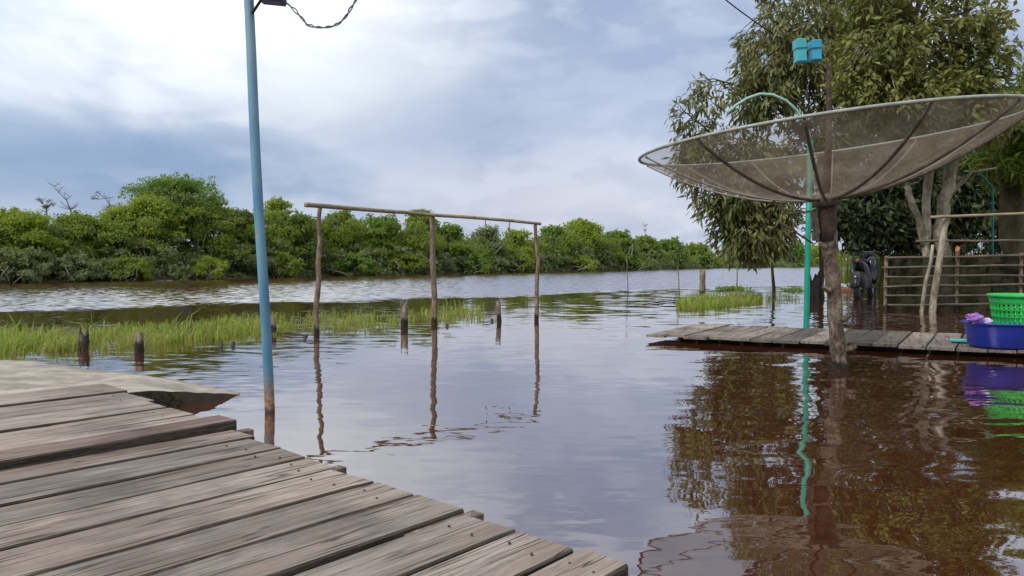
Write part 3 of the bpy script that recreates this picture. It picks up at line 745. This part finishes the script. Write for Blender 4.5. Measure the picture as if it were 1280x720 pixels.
# tub
def oval(a, b, z, n=48, p=2.6):
    r = []
    for j in range(n):
        th = 2*math.pi*j/n; cx, sx = math.cos(th), math.sin(th)
        r.append((a*math.copysign(abs(cx)**(2/p), cx), b*math.copysign(abs(sx)**(2/p), sx), z))
    return r
TC = np.array([4.52, 6.87, z2+.006])
tb = MB(); prof = [(.001, .001, .0), (.36, .25, 0), (.372, .262, .012), (.405, .292, .19), (.41, .297, .205), (.432, .318, .208), (.436, .322, .215), (.432, .318, .222), (.405, .292, .222), (.398, .285, .215), (.366, .255, .02), (.35, .24, .012), (.001, .001, .012)]
tb.loft([oval(a, b, z) for a, b, z in prof], cap=False)
ob = tb.build('wash_tub', M['tub']); ob.location = TC; ob.rotation_euler = (0, 0, rz2*.3)
setp(ob, 'large blue plastic wash tub on the far dock', 'tub')
# basket: lattice wall with real holes, standing in the tub
bk = MB(); n = 72
prof = [(.195, 0.), (.198, .02), (.204, .055), (.208, .068), (.215, .115), (.217, .128), (.224, .175), (.226, .188), (.233, .235), (.235, .248), (.242, .295), (.244, .308), (.251, .355), (.253, .37), (.259, .41), (.262, .425), (.274, .428), (.276, .42), (.272, .405)]
base = len(bk.v)
for r, z in prof:
    for j in range(n): bk.v.append((r*math.cos(2*math.pi*j/n), r*math.sin(2*math.pi*j/n), z))
for i in range(len(prof)-1):
    hole_row = i in (3, 5, 7, 9, 11) or False
    hole_row = prof[i][1] in (.068, .128, .188, .248, .308)
    for j in range(n):
        if hole_row and j % 2 == 0: continue
        bk.f.append((i*n+j, i*n+(j+1) % n, (i+1)*n+(j+1) % n, (i+1)*n+j)); bk.mi.append(0)
bk.f.append(tuple(range(n))[::-1]); bk.mi.append(0)
ob = bk.build('laundry_basket', M['basket']); ob.location = TC+np.array([.06, .01, .0145]); ob.scale = (1, 1, 1.06)
sm = ob.modifiers.new('solid', 'SOLIDIFY'); sm.thickness = .005; sm.offset = 0
setp(ob, 'bright green perforated laundry basket standing in the blue tub', 'basket')
# purple bag over the tub rim
def crumple(c, r, n1=10, n2=16, amp=.3, seed=1):
    rr = random.Random(seed); mb = MB(); rings = []
    ph = [rr.uniform(0, 6) for _ in range(6)]
    for i in range(1, n1):
        la = math.pi*i/n1; row = []
        for j in range(n2):
            lo = 2*math.pi*j/n2; k = 1+amp*(math.sin(3*lo+ph[0]+2*la)*.6+math.sin(5*la+ph[1]+lo*2)*.5+rr.uniform(-.35, .35))
            row.append((c[0]+r[0]*k*math.sin(la)*math.cos(lo), c[1]+r[1]*k*math.sin(la)*math.sin(lo), c[2]+r[2]*k*math.cos(la)))
        rings.append(row)
    return mb.loft(rings)
pbq = np.array([4.52-.40, 6.87-.06, z2+.25])
mb = crumple((0, 0, .01), (.07, .06, .042), 14, 24, .34, 5)
ob = mb.build('plastic_bag', M['purple'], smooth=False); ob.location = pbq
MBt = crumple((.085, -.02, -.01), (.05, .045, .028), 8, 14, .3, 9); MBt.build('bag_lining', M['lilac'], ob, smooth=False)
setp(ob, 'crumpled purple plastic bag on the left rim of the blue tub', 'bag')
# aqua board on the dock
ob = MB().box((0, 0, 0), (.13, .075, .009)).build('plastic_board', M['aqua'], smooth=False, bevel=.004); q = G(1204, 425.5, z2+.02); ob.location = (q[0]+.03, q[1], z2+.018); ob.rotation_euler = (0, 0, rz2)
setp(ob, 'flat aqua plastic board lying on the dock left of the blue tub', 'board')

# ------------------------------------------------------------------ satellite dish on its trunk
Vd = np.array([2.44767634, 6.0, 1.33549]); nd_ = unit(np.array([-.10235909, -.00683766, .99472401])); Rd, dd = 1.3995, .4714
a_ = unit(np.cross([0, 1, 0], nd_)); b_ = np.cross(nd_, a_)
base = G(1050, 462)
dish = empty('satellite_dish', (base[0], base[1], 0), 'large brown mesh satellite dish on a rough tree trunk post in the water', 'satellite dish'); B = np.array([base[0], base[1], 0])
def dp(r, th, off=0.): return Vd-B+nd_*(dd*(r/Rd)**2+off)+r*(math.cos(th)*a_+math.sin(th)*b_)
mb = MB(); nr, na = 14, 96; vs = []; fs = []
for i in range(nr+1):
    for j in range(na): vs.append(dp(.06+(Rd-.06)*i/nr, 2*math.pi*j/na, .004*math.sin(j*12/na*2*math.pi)*(i/nr)))
for i in range(nr):
    for j in range(na): fs.append((i*na+j, i*na+(j+1) % na, (i+1)*na+(j+1) % na, (i+1)*na+j))
mb.add(vs, fs); mb.build('mesh_reflector', M['dishmesh'], dish)
MB().tube([dp(Rd, 2*math.pi*j/96) for j in range(97)], .0118, 8, cap=False).build('rim', M['rim'], dish)
for k in range(12):
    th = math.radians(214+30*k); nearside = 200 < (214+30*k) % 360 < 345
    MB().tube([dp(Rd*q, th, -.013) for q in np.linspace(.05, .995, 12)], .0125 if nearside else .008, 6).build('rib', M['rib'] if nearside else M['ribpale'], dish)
MB().tube([Vd-B-nd_*.06, Vd-B+nd_*.035], [.11, .10], 16).build('hub', M['rib'], dish)
# feed mast, receivers
top = at(1036, 78, 6.0)-B; ft = Vd-B
MB().tube(dens_curve([ft, ft*.5+top*.5+np.array([.01, 0, 0]), top], 3), [.03, .029, .028, .024, .021, .020, .019], 8, jit=.05).build('feed_mast', M['mastwood'], dish)
for k in (0, 1):
    e = at((1018, 1025)[k], (79, 58)[k], 6.0)-B
    MB().tube([top+np.array([0, 0, -.02]), e], .006, 6).build('feed_arm', M['bar_wood'], dish)
MB().box(at(1008, 76.5, 6.0)-B, (.095, .025, .009), [[.99, 0, .08], [0, 1, 0], [-.08, 0, .99]]).build('receiver_shelf', M['cyan'], dish, smooth=False, bevel=.003)
for (x0, x1, y0, y1, mt) in ((994, 1006, 50, 78, 'cyan'), (1013, 1024.5, 51.5, 76, 'cyanblue')):
    cxy = at((x0+x1)/2, (y0+y1)/2, 5.98)-B; hw = (x1-x0)/2/F*6; hh = (y1-y0)/2/F*6
    r = MB().box(cxy, (hw, .045, hh), [[1, 0, .06], [0, 1, 0], [-.06, 0, 1]]); r.build('receiver', M[mt], dish, smooth=False, bevel=.008)
    MB().box(cxy+np.array([-.006, -.006, hh*.55]), (hw*1.08, .048, hh*.42), [[1, 0, .06], [0, 1, 0], [-.06, 0, 1]]).build('receiver_cap', M[mt], dish, smooth=False, bevel=.006)
# trunk post
P = [(1034, 246, 6.0), (1035, 275, 6.0), (1037, 310, 6.0), (1040, 340, 6.0), (1043, 372, 6.0), (1044, 400, 5.99), (1047, 430, 5.98), (1050, 460, 5.975)]
P = [at(x, y, Y)-B for x, y, Y in P]; P.append(np.array([.02, 0, -.5]))
Pd = dens_curve(P, 4); k = len(Pd)
tb = MB().tube(Pd, [(.066-.010*math.sin(i/(k-1)*3.1))*(1+.05*math.sin(i*1.1)+.04*math.sin(i*2.3)) for i in range(k)], 14, jit=.035)
for i, dx in ((8, -.07), (15, -.07), (20, .06), (25, .075)):                # knots and cut branch stubs
    q = Pd[i]; tb.tube([q, q+np.array([dx, -.045, .015]), q+np.array([dx*1.5, -.06, .04])], [.035, .026, .014], 8)
tb.build('trunk_post', M['bark'], dish)
col = MB()
col.tube([Vd-B+np.array([0, 0, -.005]), Vd-B+np.array([.004, 0, -.1]), Vd-B+np.array([.008, 0, -.22]), Vd-B+np.array([.012, 0, -.33])], [.075, .070, .073, .069], 16, jit=.06)
col.build('sleeve', M['mastwood'], dish)
mb = MB(); mb.box(Vd-B+np.array([-.092, -.02, -.19]), (.016, .03, .085), [[.98, 0, .17], [0, 1, 0], [-.17, 0, .98]]); mb.box(Vd-B+np.array([-.088, -.02, -.30]), (.02, .025, .03)); mb.tube([Vd-B+np.array([-.07, -.02, -.08]), Vd-B+np.array([-.115, -.02, -.20]), Vd-B+np.array([-.075, -.02, -.34])], .009, 6)
mb.tube([Vd-B+np.array([-.12, 0, -.1]), Vd-B+np.array([-.3, 0, -.12]), Vd-B+np.array([-.42, -.02, -.02])], .009, 6)
mb.build('mount_bracket', M['rib'], dish, smooth=False)
for a0, b0 in (((-.10, 0, -.35), (-.38, 0, -.17)), ((.12, 0, -.12), (.02, .05, -.28))):
    MB().tube([Vd-B+np.array(a0), Vd-B+np.array(b0)], .008, 5).build('stay', M['rib'], dish)

# ------------------------------------------------------------------ teal pole with hoop
Yt = 9.35
o = empty('pipe_pole', tuple(np.array([at(1008, 405, Yt)[0], Yt, 0])), 'bright teal pole with a pale bent hoop at its top, behind the dish', 'pole'); B = np.array(o.location)
MB().tube([np.array([-.01, 0, -.4]), at(1008, 405, Yt)-B, at(1010, 300, Yt)-B, at(1013, 176, Yt)-B], .034, 10).build('shaft', M['teal'], o)
hp = [(1013, 178), (1011, 166), (1005, 152), (996, 138), (983, 126), (966, 118.5), (950, 117.5), (934, 123), (921, 131), (910, 141)]
MB().tube(dens_curve([at(x, y, Yt)-B for x, y in hp], 2), .018, 8).build('hoop', M['tealpale'], o)
o = empty('pipe_pole', tuple(np.array([at(1241, 330, 15.5)[0], 15.5, 0])), 'thin dark teal pole with bent top among the right trees', 'pole'); B = np.array(o.location)
MB().tube([np.array([0, 0, -.3]), at(1241, 330, 15.5)-B, at(1241, 234, 15.5)-B, at(1230, 222, 15.5)-B, at(1221, 214, 15.5)-B], .02, 8).build('shaft', M['tealdark'], o)

# ------------------------------------------------------------------ right-hand land and trees
rl = MB(); rows = []
for off, z in ((0, -.3), (.6, .05), (2, .25), (10, .35), (60, .5)):
    rows.append([(x*(22.4+off)/22.4+(0 if k else -.1), 22.4+off+.5*math.sin(x*1.3)*(off < 4)+(0 if k else 0), z if k else -.3) for k, x in enumerate((10.4, 10.9, 12, 13.5, 15, 17, 20, 24, 30, 45))])
rl.loft(rows, close=False, cap=False)
setp(rl.build('ground', M['soil']), kind='structure')

def limb_tree(name, base, limbs, blobs, leafm, barkm, label, L=(.13, .22), Wr=.26, per=9, droop=.7, twig=.25, cat='tree', cl=.16, spread=.7):
    """blobs: (px, py, rx px, ry px, Y, rz m, clusters).  limbs: polylines of (px, py, Y, radius)."""
    o = empty(name, tuple(base), label, cat); B = np.array(base, float)
    tb = MB(); LP = []
    for lm in limbs:
        P = [at(x, y, Y)-B for x, y, Y, r in lm]; r = [q[3] for q in lm]
        if lm[0][1] > 330: P = [np.array([P[0][0], P[0][1], -.4-B[2]])]+P; r = [r[0]*1.1]+r
        Pd = dens_curve(P, 3); rd = np.interp(np.linspace(0, len(P)-1, len(Pd)), range(len(P)), r)
        Pd = [q+np.array([random.uniform(-1, 1), random.uniform(-1, 1), 0])*rd[i]*.35 for i, q in enumerate(Pd)]
        tb.tube(Pd, list(rd), 9, jit=.06); LP += [(q, rd[i]) for i, q in enumerate(Pd) if q[2]+B[2] > .9]
    LPp = np.array([q for q, r in LP])
    Ps = []; Ds = []; Nn = []
    for bx, by, rx, ry, Y, rzm, nc_ in blobs:
        c0 = at(bx, by, Y)-B; R3 = np.array([rx/F*Y, rzm, ry/F*Y])
        d = rand_dirs(nc_); rad = (rng.random(nc_))**.42
        C = c0+d*rad[:, None]*R3
        for q in C:
            od = unit(q-c0+np.array([0, 0, .15])); k = max(4, int(per*random.uniform(.6, 1.4)))
            dirs = unit(rand_dirs(k)*spread+od*.55+np.array([0, 0, -droop]))
            Ps.append(q+rng.normal(size=(k, 3))*cl*.45); Ds.append(dirs); Nn.append(unit(rng.normal(size=(k, 3))*.55+od*.5+np.array([0, 0, .7])))
            if random.random() < twig:
                j = np.argmin(np.sum((LPp-q)**2, 1)); s0 = LPp[j]; dist = np.linalg.norm(q-s0)
                if dist < 2.4:
                    m1 = s0*.55+q*.45+np.array([random.uniform(-.1, .1), random.uniform(-.1, .1), .12*dist])
                    tb.tube([s0, m1, q], [min(.03, .012+.008*dist), .012, .005], 4, cap=False)
    P = np.concatenate(Ps); D = np.concatenate(Ds); Nn = np.concatenate(Nn); n = len(P)
    Ln = L[0]+(L[1]-L[0])*rng.random(n); V, Fc = leaf_quads(P, D, Nn, Ln, Ln*Wr*(.8+.5*rng.random(n)), .22)
    leaves_obj('crown', V, Fc, leafm, o); tb.build('trunk', barkm, o)
    return o
# tree A: drooping narrow leaves, leaning over the river
bA = G(1027, 373)
limb_tree('drooping_tree', bA,
  [[(1027, 373, 17.4, .065), (1027, 330, 17.4, .055), (1028, 280, 17.4, .055), (1026, 220, 17.3, .08), (1030, 150, 17.2, .075), (1036, 80, 17.2, .07), (1040, 0, 17.2, .06), (1030, -70, 17.2, .04)],
   [(1028, 260, 17.4, .05), (1000, 235, 17., .045), (960, 210, 16.6, .035), (910, 185, 16.3, .025), (870, 150, 16.2, .015)],
   [(1027, 200, 17.3, .05), (1000, 160, 16.9, .04), (955, 120, 16.6, .03), (915, 105, 16.4, .015)],
   [(1000, 236, 17., .03), (965, 245, 16.7, .025), (930, 262, 16.4, .015)],
   [(1034, 90, 17.2, .05), (1000, 50, 16.9, .035), (960, 20, 16.8, .02)],
   [(1036, 60, 17.2, .05), (1075, 20, 17., .035), (1110, -20, 17., .02)]],
  [(985, 62, 64, 66, 16.9, 1.2, 330), (955, 120, 48, 45, 16.7, .9, 150), (1005, -40, 75, 60, 17., 1.3, 150), (868, 155, 28, 52, 16.2, .5, 34),
   (872, 205, 30, 32, 16.2, .5, 70), (890, 120, 36, 20, 16.3, .5, 22), (905, 185, 48, 40, 16.4, .7, 80), (945, 205, 62, 34, 16.5, .8, 160), (918, 250, 60, 32, 16.4, .7, 170),
   (938, 290, 50, 34, 16.4, .6, 210), (975, 262, 30, 34, 16.5, .6, 90), (1045, 110, 56, 80, 17.2, 1.2, 230), (1070, 25, 60, 60, 17.3, 1.2, 150), (1020, 190, 55, 45, 17.1, .9, 130)],
  M['lf_mango'], M['darkbark'], 'tall tree with drooping narrow leaves hanging over the river behind the dish', L=(.14, .27), Wr=.25, per=11, droop=.95, twig=.3)
# tree B: broad-leaved tree with forked pale trunks by the pen
bB = G(1172, 388)
limb_tree('broadleaf_tree', bB,
  [[(1160, 386, 13.9, .075), (1160, 340, 13.9, .07), (1157, 290, 13.9, .07), (1160, 230, 13.8, .075), (1162, 180, 13.7, .065), (1150, 120, 13.6, .05), (1130, 60, 13.5, .03)],
   [(1188, 384, 13.9, .11), (1184, 330, 13.9, .11), (1176, 290, 13.9, .12), (1180, 250, 13.9, .115), (1192, 205, 13.9, .10), (1200, 150, 13.9, .09), (1196, 90, 13.9, .075), (1202, 40, 13.9, .06), (1215, -30, 13.9, .04)],
   [(1192, 205, 13.9, .07), (1207, 180, 13.8, .06), (1225, 130, 13.7, .05), (1235, 70, 13.6, .03)],
   [(1197, 100, 13.9, .05), (1175, 70, 13.7, .04), (1140, 45, 13.4, .03), (1100, 40, 13.2, .015)],
   [(1157, 310, 13.9, .06), (1148, 275, 13.8, .055), (1137, 248, 13.7, .06), (1133, 232, 13.7, .055)],
   [(1134, 238, 13.7, .022), (1131, 215, 13.7, .016), (1128, 190, 13.7, .01)],
   [(1190, 240, 13.9, .05), (1215, 215, 13.8, .03), (1245, 210, 13.8, .015)]],
  [(1105, 60, 55, 60, 13.2, .9, 250), (1175, 30, 65, 65, 13.5, 1.1, 230), (1222, 70, 38, 60, 13.5, .9, 120), (1125, 130, 60, 45, 13.2, .9, 170), (1190, 120, 55, 50, 13.4, .9, 150),
   (1160, -60, 110, 50, 13.6, 1.2, 210), (1080, 105, 40, 40, 13.1, .7, 110), (1232, 145, 34, 40, 13.5, .7, 100), (1090, -10, 50, 40, 13.3, .8, 110), (1165, 178, 60, 22, 13.4, .7, 70)],
  M['lf_broad'], M['paletrunk'], 'broad leaved tree with forked pale mottled trunks behind the bamboo pen', L=(.09, .18), Wr=.42, per=11, droop=.55, twig=.5)
# tree C: thick dark trunk at right
bC = np.array([*at(1268, 380, 16.5)[:2], 0])
limb_tree('thick_tree', bC,
  [[(1270, 372, 16.5, .27), (1268, 300, 16.5, .25), (1266, 220, 16.5, .24), (1276, 150, 16.5, .2), (1310, 70, 16.5, .14), (1345, 0, 16.5, .08)],
   [(1269, 160, 16.5, .1), (1310, 110, 16.3, .07), (1345, 60, 16.2, .04)], [(1268, 200, 16.4, .06), (1240, 160, 16.2, .04), (1225, 140, 16.2, .02)]],
  [(1310, 110, 55, 40, 16.2, .9, 150), (1282, 150, 36, 26, 16., .7, 110), (1300, 200, 40, 40, 16., .8, 110), (1245, 200, 24, 26, 16.1, .5, 50), (1310, -60, 70, 40, 16.4, 1., 120)],
  M['lf_bright'], M['darkbark'], 'bright green tree with thick dark mossy trunk at the right edge', L=(.2, .36), Wr=.2, per=9, droop=.6, twig=.2)
# tree D: dark dense background tree
bD = np.array([*at(1140, 345, 24.5)[:2], .2])
limb_tree('dark_tree', bD,
  [[(1140, 345, 24.5, .2), (1140, 300, 24.5, .19), (1138, 250, 24.5, .17), (1145, 180, 24.5, .14), (1150, 100, 24.5, .1)],
   [(1140, 290, 24.5, .1), (1100, 260, 24., .07), (1065, 255, 23.6, .04)], [(1140, 270, 24.5, .1), (1190, 240, 24.3, .06), (1230, 220, 24.2, .04)]],
  [(1085, 240, 52, 50, 23.5, 1.6, 330), (1060, 270, 40, 36, 23.2, 1.2, 160), (1105, 285, 50, 26, 23.4, 1.2, 170), (1150, 235, 62, 62, 24., 1.8, 360), (1220, 250, 60, 62, 24., 1.8, 330), (1290, 250, 50, 70, 24., 1.8, 260),
   (1160, 140, 80, 50, 24.6, 2., 120), (1080, 170, 50, 45, 24.2, 1.6, 120), (1240, 190, 40, 36, 24.6, 1.5, 90), (1150, 295, 70, 22, 23.6, 1., 140), (1330, 190, 50, 50, 24.4, 1.6, 120)],
  M['lf_dark'], M['darkbark'], 'dense dark evergreen tree in deep shade behind the bamboo pen', L=(.15, .30), Wr=.42, per=16, droop=.4, twig=.12, cl=.34)
# reeds and ferns behind the pen
pts = []
for k in range(3200):
    x = random.uniform(11.2, 20); pts.append((x, random.uniform(22.8, 27), .1))
V1 = blades(np.array(pts), .4, 1.7, .05, .9)
V2 = blades(np.array([(random.uniform(11., 13.2), random.uniform(22.6, 23.6), .05) for k in range(120)]), .8, 1.5, .07, 1.1)
V, Fc = cat_leaves([V1, V2]); setp(leaves_obj('reeds', V, Fc, M['reed']), kind='stuff')

# ------------------------------------------------------------------ bamboo pen
Yf = 13.15; o = empty('bamboo_pen', (at(1105, 388, Yf)[0], Yf, 0), 'low pen of horizontal bamboo rails with dark netting on the right', 'pen'); B = np.array(o.location)
for y0, y1, x0, r in ((302, 300, 1145, .02), (322.5, 319, 1106, .022), (334.5, 331, 1103, .02), (346.5, 343, 1105, .02), (358, 355, 1104, .022), (370, 368, 1106, .018), (381, 380, 1110, .02)):
    P = [at(x, y0+(y1-y0)*(x-1105)/235+random.uniform(-.8, .8), Yf-.03)-B for x in np.linspace(x0, 1345, 8)]
    MB().tube(dens_curve(P, 2), [r*random.uniform(.85, 1.1) for _ in range(15)], 7).build('rail', M['rail_wood'], o)
for x, yt in ((1107, 320), (1196, 313), (1276, 316), (1340, 316)):
    P = [at(x+1, yt, Yf+.03)-B, at(x, 350, Yf+.03)-B, at(x-.5, 388, Yf+.03)-B]; P.append(P[-1]+np.array([0, 0, -.4]))
    MB().tube(dens_curve(P, 2), .03, 8, jit=.06).build('post', M['pole_wood'], o)
nt = MB(); gx = np.linspace(1106, 1344, 40); rows = []
for k, yy in enumerate(np.linspace(321, 390, 8)): rows.append([at(x, yy, Yf+.07+.02*math.sin(x*.3+k))-B for x in gx])
nt.loft(rows, close=False, cap=False); nt.build('net', M['net'], o)
ob = crumple((0, 0, 0), (.035, .03, .06), 8, 10, .3, 3).build('rag', M['rag'], o, smooth=False); ob.location = at(1197, 312, Yf-.04)-B
# leaning pole with a cross pole
Yl = 12.7; o = empty('leaning_frame', tuple(G(1165, 390)), 'thick leaning pole holding a long pale cross pole before the pen', 'pole frame'); B = np.array(o.location)
crooked([(1183, 270), (1178, 300), (1173, 335), (1168, 365), (1165, 392)], Yl, .048, .056, M['paletrunk'], 'leaning_pole', o, B, 10)
MB().tube(dens_curve([at(x, y, Yl-.085)-B for x, y in ((1163, 271.5), (1200, 270), (1240, 268.5), (1290, 266.5), (1340, 266))], 2), .024, 8).build('cross_pole', M['bar_wood'], o)
stick([(1166, 306), (1164, 325), (1157, 352), (1152, 388)], 12.9, .036, 'crooked pale stick leaning left of the thick leaning pole', 'paletrunk', 'stick')
# half sunk hoop-like bits by the pen
# ------------------------------------------------------------------ scooter
q0 = G(1073, 373); sc_ = empty('scooter', (q0[0], q0[1], -.07), 'black motor scooter parked in the shallow water left of the pen', 'scooter', rz=math.radians(-37)); sc_.scale = (1.07,)*3; 
def ring(y, z, w, h, n=14, p=2.6): return [(a[0], y, z+a[1]) for a in [(v[0], v[1]) for v in oval(w, h, 0, n, p)]]
def wheel(name, y):
    par = bpy.data.objects.new(name, None); COL.objects.link(par); par.parent = sc_; par.location = (0, y, .28)
    MB().tube([(0, .225*math.cos(a), .225*math.sin(a)) for a in np.linspace(0, 2*math.pi, 29)], .055, 10, cap=False).build('tyre', M['rubber'], par)
    rm = MB()
    rm.tube([(0, .165*math.cos(a), .165*math.sin(a)) for a in np.linspace(0, 2*math.pi, 25)], .014, 6, cap=False); rm.tube([(-.06, 0, 0), (.06, 0, 0)], .035, 10)
    for k in range(5): rm.tube([(0, 0, 0), (0, .165*math.cos(k*1.257), .165*math.sin(k*1.257))], .014, 6)
    rm.build('rim', M['grey'], par)
wheel('wheel', 0.); wheel('wheel', 1.22)
b = MB(); b.loft([ring(-.24, .86, .05, .03), ring(-.18, .84, .10, .06), ring(0, .76, .15, .11), ring(.2, .68, .17, .15), ring(.4, .56, .17, .19), ring(.55, .46, .15, .14), ring(.62, .36, .13, .07)]); b.build('body', M['blackpaint'], sc_)
b = MB(); b.loft([ring(.55, .33, .14, .05), ring(.75, .31, .15, .045), ring(.92, .34, .16, .05)]); b.build('footboard', M['black'], sc_)
b = MB(); b.loft([[(x*w, y+.06*(1-abs(x)), z) for x in np.linspace(-1, 1, 9)]+[(x*w*.9, y+.05+.06*(1-abs(x)), z) for x in np.linspace(1, -1, 9)] for w, y, z in ((.14, .92, .32), (.2, .94, .5), (.22, .95, .68), (.18, .93, .84), (.12, .9, .93))]); b.build('leg_shield', M['blackpaint'], sc_)
b = MB(); b.loft([ring(-.16, .90, .10, .025), ring(0, .87, .145, .05), ring(.25, .84, .15, .055), ring(.5, .82, .12, .05), ring(.58, .8, .07, .03)]); b.build('seat', M['black'], sc_)
b = MB(); b.loft([ring(.82, 1.0, .05, .04), ring(.88, 1.0, .13, .075), ring(1., .98, .12, .09), ring(1.06, .95, .06, .05)]); b.build('headlight_cowl', M['blackpaint'], sc_)
MB().tube([(-.28, .78, 1.03), (-.18, .84, 1.05), (0, .9, 1.02), (.18, .84, 1.05), (.28, .78, 1.03)], .016, 8).build('handlebar', M['black'], sc_)
for s_ in (-1, 1):
    MB().tube([(s_*.18, .84, 1.05), (s_*.21, .82, 1.12), (s_*.225, .81, 1.15)], .007, 6).build('mirror_stem', M['black'], sc_)
    MB().loft([[(s_*.23+x*.055*k, .805+yy, 1.185+z*.036*k) for x, z in [(math.cos(a), math.sin(a)) for a in np.linspace(0, 2*math.pi, 13)[:-1]]] for k, yy in ((.5, .02), (1, .01), (1, -.005), (.9, -.012))]).build('mirror', M['black'], sc_)
    MB().tube([(s_*.07, 1.22, .28), (s_*.07, 1.08, .6), (s_*.05, 1.0, .85)], .02, 8).build('fork', M['black'], sc_)
    MB().tube([(s_*.1, 0, .28), (s_*.12, .02, .62)], .025, 8).build('shock_absorber', M['black'], sc_)
b = MB(); b.loft([ring(-.12, .50, .06, .10), ring(-.05, .48, .13, .18), ring(.15, .42, .15, .20), ring(.4, .38, .15, .16), ring(.55, .34, .12, .08)]); b.build('engine_cover', M['black'], sc_)
MB().tube([(-.12, .3, .28), (-.14, .1, .3), (-.15, -.2, .36)], [.03, .045, .05], 10).build('exhaust', M['grey'], sc_)
b = MB(); b.loft([ring(-.262, .86, .05, .02), ring(-.25, .855, .085, .035), ring(-.2, .85, .09, .04)]); b.build('tail_light', M['redlens'], sc_)
MB().tube([(0, .27*math.cos(a)-.0, .28+.29*math.sin(a)) for a in np.linspace(1.2, 3.0, 10)], [.07]*10, 8).build('rear_mudguard', M['black'], sc_)
MB().tube([(0, 1.22+.29*math.cos(a), .28+.29*math.sin(a)) for a in np.linspace(.4, 2.6, 10)], [.06]*10, 8).build('front_mudguard', M['blackpaint'], sc_)
MB().box((0, -.27, .58), (.085, .006, .06), [[1, 0, 0], [0, .95, .3], [0, -.3, .95]]).build('number_plate', M['black'], sc_, smooth=False)
MB().tube([(0, -.285, .53), (0, -.295, .53)], .022, 10).build('reflector', M['white'], sc_)
b = crumple((.16, .45, .80), (.10, .22, .16), 10, 14, .12, 4); b.build('rain_cover', M['blackpaint'], sc_)
# brick bits beside the scooter
q = G(1056, 364.5); ob = MB().box((0, 0, .04), (.22, .08, .05), [[.98, .1, .1], [-.1, .99, 0], [-.1, 0, .99]]).build('broken_brick', M['brick'], smooth=False, bevel=.01); ob.location = q
setp(ob, 'reddish block at the water line between dish post and scooter', 'brick')

# ------------------------------------------------------------------ overhead wires
def wire(p, q, label, sag=.1):
    P = [p*(1-k)+q*k-np.array([0, 0, sag*4*k*(1-k)]) for k in np.linspace(0, 1, 12)]
    setp(MB().tube([a-p for a in P], .013, 6).build('overhead_wire', M['wire'], origin=None), label, 'wire').location = p
wire(at(860, -40, 15.), at(1000, 62, 16.5), 'black overhead wire running into the drooping tree')
wire(at(1090, -25, 12.2), at(1150, 32, 13.), 'short black wire among the upper leaves of the broad leaved tree')

# ------------------------------------------------------------------ render
S.render.engine = 'CYCLES'; S.view_settings.view_transform = 'Standard'; S.view_settings.look = 'None'
S.view_settings.exposure = .2; S.view_settings.gamma = 1.; S.view_settings.use_curve_mapping = False
S.cycles.use_denoising = True; S.cycles.max_bounces = 8; S.cycles.transparent_max_bounces = 16; S.cycles.caustics_reflective = False; S.cycles.caustics_refractive = False
